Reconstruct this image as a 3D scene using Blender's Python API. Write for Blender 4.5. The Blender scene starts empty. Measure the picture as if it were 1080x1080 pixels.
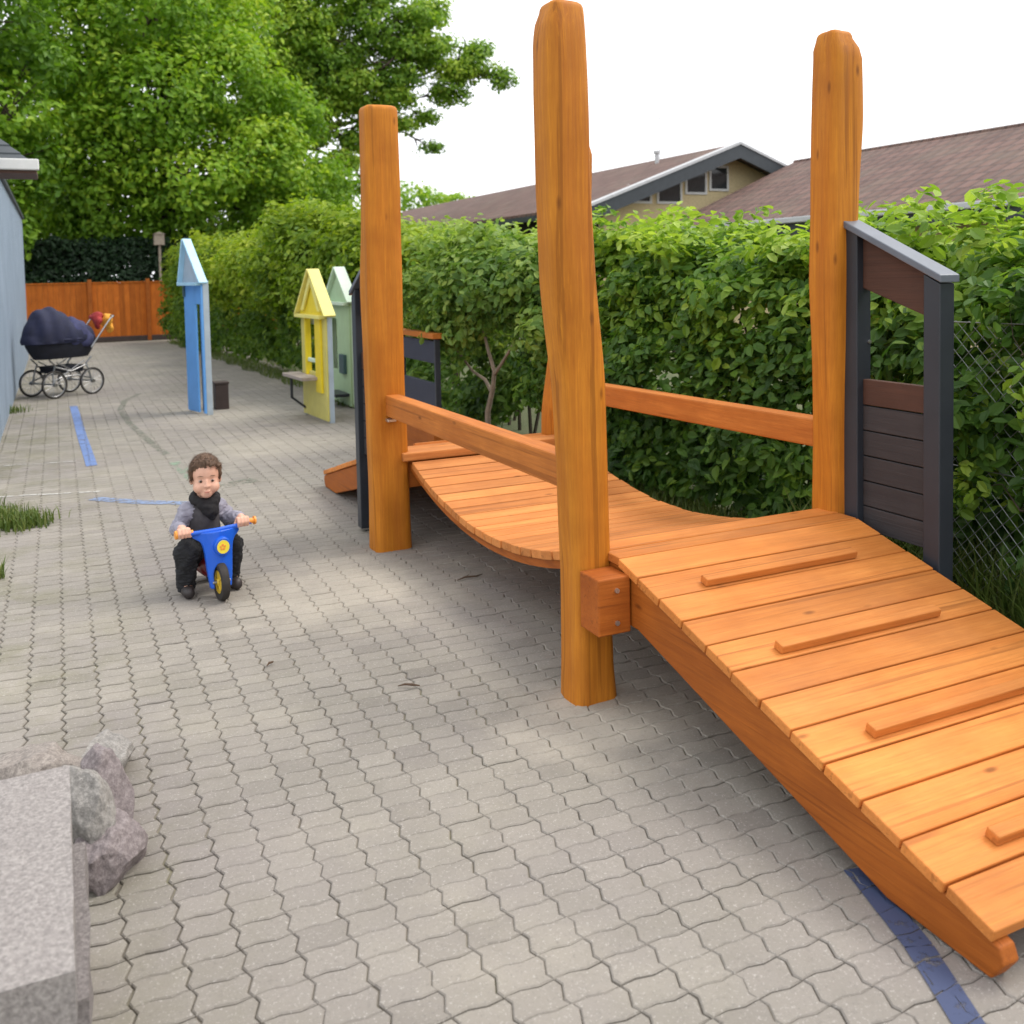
import bpy, bmesh, math, random
import numpy as np
from mathutils import Vector, Matrix, noise as mnoise
from math import sin, cos, pi, radians, sqrt, atan2, tan
random.seed(7); RNG = np.random.default_rng(11)
S = bpy.context.scene; COL = S.collection

# ------------------------------------------------------------------ helpers
def tag(o, label=None, cat=None, group=None, kind=None):
    if label: o['label'] = label
    if cat: o['category'] = cat
    if group: o['group'] = group
    if kind: o['kind'] = kind
    return o
def thing(name, label, cat, loc=(0, 0, 0), rz=0.0, group=None):
    o = bpy.data.objects.new(name, None); COL.objects.link(o)
    o.location = loc; o.rotation_euler = (0, 0, rz); o.empty_display_size = .1
    return tag(o, label, cat, group)
def wmat(o):
    m = Matrix.Identity(4)
    while o is not None:
        m = (Matrix.Translation(o.location) @ o.rotation_euler.to_matrix().to_4x4()) @ m
        o = o.parent
    return m

class MB:
    """collects shapes, linked in the end as ONE mesh object"""
    def __init__(s): s.v = []; s.f = []
    def add(s, v, f):
        n = len(s.v); s.v += [tuple(p) for p in v]; s.f += [tuple(i + n for i in q) for q in f]; return s
    def hexa(s, p):      # 8 points: bottom ring 4, top ring 4
        return s.add(p, [(3, 2, 1, 0), (4, 5, 6, 7), (0, 1, 5, 4), (1, 2, 6, 5), (2, 3, 7, 6), (3, 0, 4, 7)])
    def box(s, a, b):
        x0, y0, z0 = a; x1, y1, z1 = b
        return s.hexa([(x0, y0, z0), (x1, y0, z0), (x1, y1, z0), (x0, y1, z0), (x0, y0, z1), (x1, y0, z1), (x1, y1, z1), (x0, y1, z1)])
    def obox(s, o, ax, ay, az):   # corner + three edge vectors
        o, ax, ay, az = map(Vector, (o, ax, ay, az))
        return s.hexa([o, o + ax, o + ax + ay, o + ay, o + az, o + ax + az, o + ax + ay + az, o + ay + az])
    def prism(s, poly, d):        # polygon (3D points, ccw seen from -d side reversed) extruded along d
        n = len(poly); d = Vector(d); a = [Vector(p) for p in poly]
        return s.add(a + [p + d for p in a], [tuple(range(n - 1, -1, -1)), tuple(range(n, 2 * n))] + [(i, (i + 1) % n, n + (i + 1) % n, n + i) for i in range(n)])
    def tube(s, pts, r, n=8, closed=False, caps=True):
        pts = [Vector(p) for p in pts]; m = len(pts)
        rs = r if isinstance(r, (list, tuple)) else [r] * m
        vs = []; up = None
        for i, p in enumerate(pts):
            if closed: t = pts[(i + 1) % m] - pts[i - 1]
            else: t = pts[min(i + 1, m - 1)] - pts[max(i - 1, 0)]
            t.normalize()
            if up is None: up = Vector((0, 0, 1)) if abs(t.z) < .9 else Vector((1, 0, 0))
            a = t.cross(up).normalized(); b = a.cross(t).normalized(); up = b
            vs += [p + (a * cos(2 * pi * k / n) + b * sin(2 * pi * k / n)) * rs[i] for k in range(n)]
        fs = []
        for i in range(m if closed else m - 1):
            j = (i + 1) % m
            fs += [(i * n + k, i * n + (k + 1) % n, j * n + (k + 1) % n, j * n + k) for k in range(n)]
        if caps and not closed: fs += [tuple(range(n - 1, -1, -1)), tuple((m - 1) * n + k for k in range(n))]
        return s.add(vs, fs)
    def loft(s, rings, caps=True, closed=False):
        n = len(rings[0]); vs = [p for r in rings for p in r]; fs = []
        m = len(rings)
        for i in range(m if closed else m - 1):
            j = (i + 1) % m
            fs += [(i * n + k, i * n + (k + 1) % n, j * n + (k + 1) % n, j * n + k) for k in range(n)]
        if caps: fs += [tuple(range(n - 1, -1, -1)), tuple((m - 1) * n + k for k in range(n))]
        return s.add(vs, fs)
    def capsule(s, p0, r0, p1, r1, n=14):
        p0, p1 = Vector(p0), Vector(p1); d = p1 - p0; L = d.length or 1e-6; t = d / L
        up = Vector((0, 0, 1)) if abs(t.z) < .9 else Vector((1, 0, 0))
        a = t.cross(up).normalized(); b = a.cross(t)
        prof = [(-r0 * cos(q), max(r0 * sin(q), 1e-4)) for q in np.linspace(.05, pi / 2, 5)] + [(L + r1 * sin(q), max(r1 * cos(q), 1e-4)) for q in np.linspace(0, pi / 2 - .05, 5)]
        return s.loft([[p0 + t * u + (a * cos(2 * pi * k / n) + b * sin(2 * pi * k / n)) * r for k in range(n)] for u, r in prof])
    def ell(s, c, r, n=16, m=10, rot=None):
        c = Vector(c); rings = []
        for i in range(m + 1):
            q = -pi / 2 + pi * i / m; q = max(-1.5, min(1.5, q))
            ring = []
            for k in range(n):
                p = Vector((r[0] * cos(q) * cos(2 * pi * k / n), r[1] * cos(q) * sin(2 * pi * k / n), r[2] * sin(q)))
                if rot: p = rot @ p
                ring.append(c + p)
            rings.append(ring)
        return s.loft(rings)
    def chain(s, pts, rs):
        for i in range(len(pts) - 1): s.capsule(pts[i], rs[i], pts[i + 1], rs[i + 1])
        return s
    def build(s, name, mat, parent=None, world=False, bevel=0, smooth=None, kind=None):
        me = bpy.data.meshes.new(name); vs = s.v
        if world and parent is not None:
            inv = wmat(parent).inverted(); vs = [tuple(inv @ Vector(p)) for p in vs]
        me.from_pydata(vs, [], s.f); me.update()
        o = bpy.data.objects.new(name, me); COL.objects.link(o)
        if mat: me.materials.append(mat)
        if parent is not None: o.parent = parent
        if kind: o['kind'] = kind
        if bevel:
            b = o.modifiers.new('bevel', 'BEVEL'); b.width = bevel; b.segments = 2; b.limit_method = 'ANGLE'; b.angle_limit = radians(35)
        if smooth:
            me.polygons.foreach_set('use_smooth', [True] * len(me.polygons))
            if smooth != True: me.set_sharp_from_angle(angle=radians(smooth))
        return o
def remeshed(mb, name, mat, parent, voxel, smooth_it=4, disp=None):
    """one continuous surface grown over overlapping shapes"""
    o = mb.build(name + '_t', None)
    r = o.modifiers.new('r', 'REMESH'); r.mode = 'VOXEL'; r.voxel_size = voxel
    sm = o.modifiers.new('s', 'SMOOTH'); sm.iterations = smooth_it; sm.factor = .5
    dg = bpy.context.evaluated_depsgraph_get(); dg.update()
    me = bpy.data.meshes.new_from_object(o.evaluated_get(dg))
    bpy.data.objects.remove(o)
    me.name = name
    if disp:
        pn = [(v.co.copy(), v.normal.copy()) for v in me.vertices]
        me.vertices.foreach_set('co', [x for p, n in pn for x in disp(p, n)]); me.update()
    me.materials.clear(); me.materials.append(mat)
    me.polygons.foreach_set('use_smooth', [True] * len(me.polygons))
    ob = bpy.data.objects.new(name, me); COL.objects.link(ob); ob.parent = parent
    return ob
def np_mesh(name, V, F, mat, parent=None, tone=None, kind=None, smooth=False):
    """V (n,3), F (m,k) arrays; tone: per-vertex float attribute"""
    me = bpy.data.meshes.new(name); n, (m, k) = len(V), F.shape
    if parent is not None:
        inv = np.array(wmat(parent).inverted()); V = V @ inv[:3, :3].T + inv[:3, 3]
    me.vertices.add(n); me.vertices.foreach_set('co', np.ascontiguousarray(V, dtype=np.float32).ravel())
    me.loops.add(m * k); me.loops.foreach_set('vertex_index', np.ascontiguousarray(F, dtype=np.int32).ravel())
    me.polygons.add(m); me.polygons.foreach_set('loop_start', np.arange(0, m * k, k, dtype=np.int32))
    me.polygons.foreach_set('use_smooth', np.full(m, smooth, dtype=bool))
    if tone is not None:
        a = me.attributes.new('tone', 'FLOAT', 'POINT'); a.data.foreach_set('value', np.ascontiguousarray(tone, dtype=np.float32))
    me.update(calc_edges=True); me.validate()
    o = bpy.data.objects.new(name, me); COL.objects.link(o); me.materials.append(mat)
    if parent is not None: o.parent = parent
    if kind: o['kind'] = kind
    return o

# ------------------------------------------------------------------ materials
class NT:
    def __init__(s, name):
        s.m = bpy.data.materials.new(name); s.m.use_nodes = True; s.t = s.m.node_tree; s.n = s.t.nodes; s.l = s.t.links
        s.b = s.n['Principled BSDF']; s.out = s.n['Material Output']
    def new(s, t, **kw):
        n = s.n.new(t)
        for k, v in kw.items(): setattr(n, k, v)
        return n
    def val(s, node, sock, v):
        if hasattr(v, 'links') or isinstance(v, bpy.types.NodeSocket): s.l.new(v, node.inputs[sock])
        else: node.inputs[sock].default_value = v
    def coord(s, scale=(1, 1, 1), kind='Object', off=None):
        tc = s.new('ShaderNodeTexCoord'); src = tc.outputs[kind]
        if off is not None:
            a = s.new('ShaderNodeVectorMath', operation='ADD'); s.l.new(src, a.inputs[0]); s.l.new(off, a.inputs[1]); src = a.outputs[0]
        mp = s.new('ShaderNodeMapping'); s.l.new(src, mp.inputs['Vector']); mp.inputs['Scale'].default_value = scale
        return mp.outputs[0]
    def noise(s, vec, scale, detail=4, rough=.55, dist=0):
        n = s.new('ShaderNodeTexNoise'); s.l.new(vec, n.inputs['Vector'])
        n.inputs['Scale'].default_value = scale; n.inputs['Detail'].default_value = detail; n.inputs['Roughness'].default_value = rough; n.inputs['Distortion'].default_value = dist
        return n.outputs['Fac']
    def ramp(s, fac, stops):
        r = s.new('ShaderNodeValToRGB'); s.l.new(fac, r.inputs[0]); e = r.color_ramp.elements
        while len(e) < len(stops): e.new(.5)
        for i, (p, c) in enumerate(stops): e[i].position = p; e[i].color = (*c, 1) if len(c) == 3 else c
        return r.outputs[0]
    def mix(s, f, a, b, mode='MIX'):
        m = s.new('ShaderNodeMix', data_type='RGBA', blend_type=mode)
        s.val(m, 0, f)
        for k, v in ((6, a), (7, b)): s.val(m, k, v if not isinstance(v, tuple) or len(v) == 4 else (*v, 1))
        return m.outputs[2]
    def math(s, op, a, b=0.0, c=0.0):
        m = s.new('ShaderNodeMath', operation=op); s.val(m, 0, a); s.val(m, 1, b)
        if len(m.inputs) > 2: s.val(m, 2, c)
        return m.outputs[0]
    def bump(s, h, strength=.2, dist=.01):
        b = s.new('ShaderNodeBump'); b.inputs['Strength'].default_value = strength; b.inputs['Distance'].default_value = dist
        s.l.new(h, b.inputs['Height']); s.l.new(b.outputs[0], s.b.inputs['Normal'])
    def col(s, c): s.val(s.b, 'Base Color', c if not isinstance(c, tuple) else (*c, 1)); return s
    def rough(s, r): s.val(s.b, 'Roughness', r); return s
def plain(name, c, rough=.5, metal=0, var=.12, scale=9, bump=0, spec=None):
    t = NT(name); v = t.coord(); n = t.noise(v, scale, 5)
    t.col(t.ramp(n, [(.3, tuple(x * (1 - var) for x in c)), (.7, tuple(min(1, x * (1 + var)) for x in c))])).rough(rough)
    t.b.inputs['Metallic'].default_value = metal
    if spec is not None: t.b.inputs['Specular IOR Level'].default_value = spec
    if bump: t.bump(t.noise(v, 60, 4), bump, .004)
    return t.m
def wood(name, axis, light, dark, rough=.5, knots=True, along=1.3, across=16, weather=0, islands=True):
    t = NT(name); sc = [across] * 3; sc[axis] = along
    off = None
    if islands:
        g = t.new('ShaderNodeNewGeometry'); k = t.math('MULTIPLY', g.outputs['Random Per Island'], 37.0)
        cb = t.new('ShaderNodeCombineXYZ')
        for i in range(3): t.l.new(k, cb.inputs[i])
        off = cb.outputs[0]; rnd = g.outputs['Random Per Island']
    v = t.coord(tuple(sc), off=off)
    n1 = t.noise(v, .8, 5, .6, .6); n2 = t.noise(v, 5.0, 5, .75)
    f = t.math('ADD', t.math('MULTIPLY', n1, .62), t.math('MULTIPLY', n2, .38))
    c = t.ramp(f, [(.3, dark), (.5, tuple((a + b) / 2 for a, b in zip(light, dark))), (.68, light)])
    cs = [across * 2.6] * 3; cs[axis] = along * .55
    cn = t.noise(t.coord(tuple(cs), off=off), 1.0, 3, .5, .4)
    c = t.mix(t.ramp(cn, [(.60, (0, 0, 0)), (.66, (.5, .5, .5))]), c, tuple(x * .42 for x in dark))
    # broad patchy stain
    pv = t.coord((1, 1, 1), off=off); pn = t.noise(pv, 5, 3)
    c = t.mix(t.ramp(pn, [(.35, (0, 0, 0)), (.75, (.45, .45, .45))]), c, tuple(x * .72 for x in dark))
    if islands:
        hv = t.new('ShaderNodeHueSaturation'); t.l.new(c, hv.inputs['Color'])
        t.l.new(t.math('ADD', t.math('MULTIPLY', rnd, .36), .80), hv.inputs['Value']); c = hv.outputs[0]
    if knots:
        ks = [9.0] * 3; ks[axis] = 3.2
        kv = t.coord(tuple(ks), off=off); vo = t.new('ShaderNodeTexVoronoi'); t.l.new(kv, vo.inputs['Vector']); vo.inputs['Scale'].default_value = 1.0
        kf = t.ramp(vo.outputs['Distance'], [(.035, (.8, .8, .8)), (.10, (0, 0, 0))])
        c = t.mix(kf, c, tuple(x * .35 for x in dark))
    if weather:
        w = t.noise(t.coord((1, 1, 1)), 2.2, 5); c = t.mix(t.ramp(w, [(.45, (0, 0, 0)), (.8, (weather,) * 3)]), c, (.20, .17, .14))
    fs = [across * 5] * 3; fs[axis] = along * 1.6
    fn = t.noise(t.coord(tuple(fs), off=off), 1.6, 4, .75, .25)
    c = t.mix(t.ramp(fn, [(.34, (.34, .34, .34)), (.50, (0, 0, 0))]), c, tuple(x * .62 for x in dark))
    c = t.mix(t.ramp(fn, [(.56, (0, 0, 0)), (.72, (.28, .28, .28))]), c, tuple(min(.95, x * 1.25) for x in light))
    t.col(c); t.rough(t.math('ADD', t.math('MULTIPLY', fn, .3), rough)); t.b.inputs['Specular IOR Level'].default_value = .28
    t.bump(t.math('ADD', f, t.math('MULTIPLY', fn, .6)), .45, .004)
    return t.m
L_, D_ = (.66, .225, .034), (.40, .105, .011)
M = {}
M['post'] = wood('post_wood', 2, (.78, .300, .026), (.50, .145, .010), .5, along=.9, across=13)
M['plank'] = wood('plank_wood', 0, (.78, .30, .070), (.58, .178, .030), .45, weather=.10)
M['deckplank'] = wood('deck_plank_wood', 0, (.74, .30, .085), (.54, .178, .040), .5, across=14)
M['rail'] = wood('rail_wood', 1, (.68, .24, .045), (.47, .13, .016), .5)
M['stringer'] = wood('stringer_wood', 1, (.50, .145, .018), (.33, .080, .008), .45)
M['block'] = wood('block_wood', 0, (.50, .14, .018), (.33, .075, .007), .5, islands=False)
M['fence'] = wood('fence_wood', 2, (.62, .185, .024), (.42, .10, .012), .7, knots=False)
M['slate'] = plain('slate_paint', (.028, .033, .043), .45, var=.12, scale=6, bump=.05)
M['slatecap'] = plain('slate_cap_sky_sheen', (.13, .145, .175), .35, var=.15, scale=6, bump=.05)  # lighter than the stiles: sky reflection put into the base colour
M['infill'] = wood('infill_boards', 1, (.062, .055, .056), (.040, .036, .038), .55, knots=False, islands=False)
M['infill_brown'] = wood('brown_board', 1, (.105, .050, .034), (.070, .034, .024), .55, knots=False, islands=False)
M['bolt'] = plain('zinc_bolt', (.6, .6, .58), .35, .9)
M['blue'] = plain('blue_paint', (.13, .37, .80), .5, var=.06, scale=5)
M['paleblue'] = plain('pale_blue_paint', (.42, .68, .86), .5, var=.06)
M['bluegrey'] = plain('blue_grey_paint_and_shade', (.40, .47, .54), .55, var=.08)
M['yellow'] = plain('yellow_paint', (.80, .62, .02), .5, var=.06)
M['paleyellow'] = plain('pale_yellow_paint', (.80, .72, .20), .5, var=.06)
M['dullyellow'] = plain('dull_yellow_paint', (.62, .55, .15), .5, var=.08)
M['green'] = plain('pale_green_paint', (.42, .58, .34), .5, var=.06)
M['mint'] = plain('mint_paint', (.62, .76, .60), .5, var=.06)
M['counter'] = plain('counter_board', (.36, .30, .26), .6, var=.2)
M['darkbrown'] = plain('dark_brown_board', (.055, .035, .030), .6, var=.2)
M['teal'] = plain('dark_teal_paint', (.05, .10, .11), .5)
M['skin'] = plain('skin', (.70, .40, .29), .55, var=.06, scale=20)
M['lip'] = plain('lip', (.50, .18, .14), .5)
M['hair'] = plain('brown_hair', (.115, .064, .036), .6, var=.4, scale=60, bump=.5)
M['sleeve'] = plain('grey_jersey', (.30, .29, .35), .85, var=.12, scale=30)
M['vest'] = plain('charcoal_cotton', (.060, .055, .060), .85, var=.2, scale=30)
M['black'] = plain('black_knit', (.012, .011, .013), .9, var=.3, scale=40)
M['trouser'] = plain('black_cotton', (.012, .013, .016), .85, var=.3, scale=20)
M['shoe'] = plain('dark_leather', (.035, .028, .028), .5, var=.3)
M['eyewhite'] = plain('eye_white', (.36, .27, .23), .3)
M['iris'] = plain('dark_iris', (.035, .020, .013), .2)
M['bikeblue'] = plain('blue_plastic', (.012, .11, .62), .28, var=.05)
M['bikered'] = plain('red_plastic', (.20, .012, .014), .35, var=.05)
M['orange'] = plain('orange_plastic', (.85, .33, .05), .4, var=.05)
M['hub'] = plain('yellow_plastic', (.62, .42, .03), .4, var=.06)
M['lampyellow'] = plain('headlight_yellow', (.90, .72, .06), .3, var=.04)
M['rubber'] = plain('rubber', (.028, .024, .022), .8, var=.25, scale=30)
M['white'] = plain('white_paint', (.74, .74, .72), .5, var=.05)
M['navy'] = plain('navy_cloth', (.016, .019, .052), .8, var=.3, scale=6)
M['navylight'] = plain('faded_navy_cloth', (.040, .044, .115), .8, var=.35, scale=8)
M['navyblack'] = plain('black_cloth', (.012, .013, .022), .85, var=.3)
M['chrome'] = plain('chrome', (.40, .40, .41), .32, 1.0, var=.08)
M['redcloth'] = plain('red_cloth', (.35, .03, .03), .8)
M['orangecloth'] = plain('orange_cloth', (.80, .36, .04), .8)
M['wallgrey'] = None
M['bark'] = plain('bark', (.075, .055, .040), .9, var=.4, scale=14, bump=.4)
M['palebark'] = plain('pale_bark', (.24, .19, .14), .85, var=.25, scale=20, bump=.2)
M['twigs'] = plain('twig_bark', (.060, .045, .030), .9, var=.3)
M['deckshade'] = plain('painted_deck_shade', (.065, .05, .034), .95, var=.4, scale=6)  # dark brown that stands in for shade below the bridge
M['wire'] = plain('galvanised_wire', (.27, .29, .28), .45, .6)
M['gutter'] = plain('light_grey_gutter', (.52, .53, .54), .5, var=.08)
M['fascia'] = plain('dark_fascia', (.050, .060, .068), .55, var=.1)
M['cream'] = plain('cream_brick', (.70, .57, .33), .85, var=.12, scale=20)
M['darkwall'] = plain('dark_wall', (.04, .036, .034), .8)
M['glass'] = plain('window_glass', (.045, .05, .052), .08, 0, var=.1)
M['nest'] = plain('weathered_box', (.34, .28, .22), .8, var=.2)
M['leafdead'] = plain('dry_leaf', (.10, .06, .035), .8, var=.3)

def leaf_mat(name, stops, trans=.42, rough=.5):
    t = NT(name); a = t.new('ShaderNodeAttribute', attribute_name='tone')
    c = t.ramp(a.outputs['Fac'], stops); t.col(c).rough(rough)
    tr = t.new('ShaderNodeBsdfTranslucent'); t.l.new(t.mix(1.0, c, (1.25, 1.3, .7, 1), 'MULTIPLY'), tr.inputs[0])
    mx = t.new('ShaderNodeMixShader'); mx.inputs[0].default_value = trans
    t.l.new(t.b.outputs[0], mx.inputs[1]); t.l.new(tr.outputs[0], mx.inputs[2]); t.l.new(mx.outputs[0], t.out.inputs[0])
    t.b.inputs['Specular IOR Level'].default_value = .35
    return t.m
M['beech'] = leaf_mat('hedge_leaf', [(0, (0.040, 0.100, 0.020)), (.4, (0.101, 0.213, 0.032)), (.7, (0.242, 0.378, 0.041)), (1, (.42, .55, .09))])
M['shrubleaf'] = leaf_mat('shrub_leaf', [(0, (0.045, 0.102, 0.024)), (.5, (0.134, 0.246, 0.042)), (1, (0.356, 0.468, 0.102))])
M['farleaf'] = leaf_mat('far_hedge_leaf', [(0, (0.055, 0.121, 0.017)), (.5, (0.146, 0.247, 0.025)), (1, (0.366, 0.448, 0.034))])
M['goldleaf'] = leaf_mat('golden_leaf', [(0, (.09, .18, .014)), (.5, (.24, .35, .022)), (1, (.44, .50, .045))])
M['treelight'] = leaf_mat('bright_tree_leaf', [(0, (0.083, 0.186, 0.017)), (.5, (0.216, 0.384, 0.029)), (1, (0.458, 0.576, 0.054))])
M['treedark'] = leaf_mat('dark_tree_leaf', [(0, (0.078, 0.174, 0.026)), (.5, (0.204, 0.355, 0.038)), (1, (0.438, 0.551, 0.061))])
M['hedgedark'] = leaf_mat('dark_evergreen_leaf', [(0, (.010, .028, .012)), (.6, (.020, .048, .018)), (1, (.04, .085, .03))], .15)
M['grass'] = leaf_mat('grass_blade', [(0, (.05, .10, .018)), (.6, (.12, .17, .035)), (1, (.24, .24, .08))], .3)

def paving_mat():
    t = NT('concrete_paver'); a = t.new('ShaderNodeAttribute', attribute_name='tone'); v = t.coord()
    c = t.ramp(a.outputs['Fac'], [(0, (.226, .207, .181)), (.35, (.265, .244, .212)), (.7, (.286, .263, .228)), (1, (.314, .290, .250))])
    big = t.noise(v, .55, 4); c = t.mix(t.ramp(big, [(.42, (0, 0, 0)), (.66, (.5, .5, .5))]), c, (.255, .225, .222))
    mid = t.noise(v, 1.7, 5); c = t.mix(t.ramp(mid, [(.5, (0, 0, 0)), (.72, (.45, .45, .45))]), c, (.40, .365, .30))
    # mossy film on some stones, towards the wall
    sx = t.new('ShaderNodeSeparateXYZ'); t.l.new(v, sx.inputs[0])
    ms = t.noise(v, 3.1, 6, .65)
    side = t.new('ShaderNodeMapRange'); t.l.new(sx.outputs[0], side.inputs[0]); side.inputs[1].default_value = .5; side.inputs[2].default_value = -.55
    mf = t.math('MULTIPLY', t.ramp(ms, [(.45, (0, 0, 0)), (.65, (1, 1, 1))]), t.math('ADD', t.math('MULTIPLY', side.outputs[0], .55), .10))
    c = t.mix(mf, c, (.16, .155, .085))
    # spilled dry sand patches round the posts
    for (px, py, r, st) in ((1.55, 2.75, .42, .75), (1.15, 4.45, .75, .6), (1.75, 10.7, 1.2, .5), (2.1, 8.4, 1.3, .4)):
        d = t.new('ShaderNodeVectorMath', operation='DISTANCE'); t.l.new(v, d.inputs[0]); d.inputs[1].default_value = (px, py, 0)
        q = t.math('ADD', d.outputs['Value'], t.math('MULTIPLY', t.noise(v, 4.5, 5), r * 1.1))
        mr = t.new('ShaderNodeMapRange'); t.l.new(q, mr.inputs[0]); mr.inputs[1].default_value = r * 1.45; mr.inputs[2].default_value = r * .75; mr.inputs[3].default_value = 0; mr.inputs[4].default_value = st
        c = t.mix(mr.outputs[0], c, (.50, .45, .37))
    sp = t.noise(v, 105, 2, .9); c = t.mix(t.ramp(sp, [(.585, (0, 0, 0)), (.68, (.42, .42, .42))]), c, (.54, .515, .475))
    sd = t.noise(t.coord((1, 1, 1.7)), 78, 4, .85); c = t.mix(t.ramp(sd, [(.54, (0, 0, 0)), (.68, (.40, .40, .40))]), c, (.15, .138, .128))
    st = t.noise(v, 7, 6, .7, .5); c = t.mix(t.ramp(st, [(.50, (0, 0, 0)), (.80, (.28, .28, .28))]), c, (.17, .155, .13))
    t.col(c).rough(.9); t.b.inputs['Specular IOR Level'].default_value = .25
    t.bump(t.noise(v, 110, 5, .8), .55, .004)
    return t.m
M['paver'] = paving_mat()
def joint_mat():
    t = NT('joint_sand'); v = t.coord(); n = t.noise(v, 2.3, 5); m = t.noise(v, 60, 4)
    c = t.ramp(n, [(.35, (.13, .115, .095)), (.5, (.22, .195, .155)), (.68, (.16, .155, .08))])
    t.col(t.mix(t.ramp(m, [(.4, (0, 0, 0)), (.8, (.5, .5, .5))]), c, (.28, .24, .18))).rough(.97); t.bump(m, .5, .004); return t.m
M['joint'] = joint_mat()
def ground_mat():
    t = NT('rough_grass_ground'); v = t.coord(); n = t.noise(v, 1.3, 6); m = t.noise(v, 30, 4)
    c = t.ramp(n, [(.35, (.055, .085, .025)), (.55, (.09, .11, .04)), (.7, (.12, .10, .06))])
    t.col(t.mix(t.math('MULTIPLY', m, .5), c, (.10, .09, .05))).rough(.95); t.bump(m, .6, .02); return t.m
M['ground'] = ground_mat()
def granite(name, a, b, sc=160):
    t = NT(name); v = t.coord(); n = t.noise(v, sc, 4, .8); m = t.noise(v, 5, 5); w = t.noise(v, 330, 2, .8)
    c = t.ramp(n, [(.36, tuple(x * .6 for x in a)), (.5, a), (.62, b)])
    c = t.mix(t.ramp(w, [(.62, (0, 0, 0)), (.68, (.7, .7, .7))]), c, (.10, .085, .085))
    c = t.mix(t.math('MULTIPLY', m, .5), c, tuple((x + y) * .42 for x, y in zip(a, b)))
    t.col(c).rough(.85); t.bump(t.math('ADD', n, t.math('MULTIPLY', t.noise(v, 28, 6, .75), 1.4)), .6, .006); return t.m
M['granite'] = granite('pink_grey_granite', (.27, .245, .233), (.39, .362, .34), 120)
M['granitedark'] = granite('rough_granite', (.20, .178, .172), (.32, .29, .28), 120)
M['rock_a'] = granite('beige_boulder', (.26, .225, .20), (.37, .33, .29), 70)
M['rock_b'] = granite('purple_boulder', (.215, .18, .18), (.32, .28, .275), 70)
M['rock_c'] = granite('grey_green_boulder', (.26, .245, .225), (.37, .35, .325), 70)
def tile_mat():
    t = NT('brown_roof_tiles'); g = t.new('ShaderNodeNewGeometry'); v = t.coord()
    br = t.new('ShaderNodeTexBrick'); sx = t.new('ShaderNodeSeparateXYZ'); t.l.new(v, sx.inputs[0]); cb = t.new('ShaderNodeCombineXYZ')
    t.l.new(sx.outputs[1], cb.inputs[0]); t.l.new(sx.outputs[0], cb.inputs[1]); t.l.new(cb.outputs[0], br.inputs['Vector'])
    br.inputs['Scale'].default_value = 1; br.inputs['Brick Width'].default_value = .3; br.inputs['Row Height'].default_value = .36; br.inputs['Mortar Size'].default_value = .02
    br.inputs['Color1'].default_value = (.125, .072, .058, 1); br.inputs['Color2'].default_value = (.185, .105, .085, 1); br.inputs['Mortar'].default_value = (.06, .038, .034, 1); br.inputs['Bias'].default_value = -.1
    n = t.noise(v, 1.1, 5); c = t.mix(t.ramp(n, [(.45, (0, 0, 0)), (.75, (.45, .45, .45))]), br.outputs['Color'], (.17, .135, .10))
    wv = t.new('ShaderNodeTexWave', bands_direction='Y'); t.l.new(v, wv.inputs['Vector']); wv.inputs['Scale'].default_value = 1.05; wv.inputs['Distortion'].default_value = 0
    t.col(c).rough(.85); t.bump(t.math('ADD', br.outputs['Fac'], t.math('MULTIPLY', wv.outputs['Fac'], -1.2)), .7, .04); return t.m
M['tile'] = tile_mat()
def board_wall_mat():
    t = NT('blue_grey_boards'); v = t.coord(); n = t.noise(t.coord((3, 3, .5)), 3, 5)
    t.col(t.ramp(n, [(.3, (.28, .35, .44)), (.7, (.40, .48, .58))])).rough(.6); return t.m
M['wallgrey'] = board_wall_mat()
def line_mat(name, c, thr):
    t = NT(name); v = t.coord(); n = t.noise(v, 24, 6, .7); p = t.noise(v, 5, 4)
    t.col(t.mix(t.math('MULTIPLY', n, .5), (*c, 1), tuple(x * .6 for x in c) + (1,))).rough(.75)
    f = t.ramp(t.math('ADD', t.math('MULTIPLY', n, .7), t.math('MULTIPLY', p, .3)), [(thr - .05, (0, 0, 0)), (thr + .05, (1, 1, 1))])
    tr = t.new('ShaderNodeBsdfTransparent'); mx = t.new('ShaderNodeMixShader')
    t.l.new(f, mx.inputs[0]); t.l.new(tr.outputs[0], mx.inputs[1]); t.l.new(t.b.outputs[0], mx.inputs[2]); t.l.new(mx.outputs[0], t.out.inputs[0]); return t.m
M['lineblue'] = line_mat('dark_blue_road_paint', (.055, .075, .155), .40)
M['linelight'] = line_mat('blue_road_paint', (.17, .26, .52), .40)
M['linefaint'] = line_mat('faint_blue_road_paint', (.24, .31, .47), .47)
M['linegreen'] = line_mat('faded_green_road_paint', (.22, .23, .18), .52)
M['linemint'] = line_mat('mint_chalk', (.30, .42, .30), .53)
M['linewhite'] = line_mat('white_chalk', (.62, .60, .56), .50)

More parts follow.
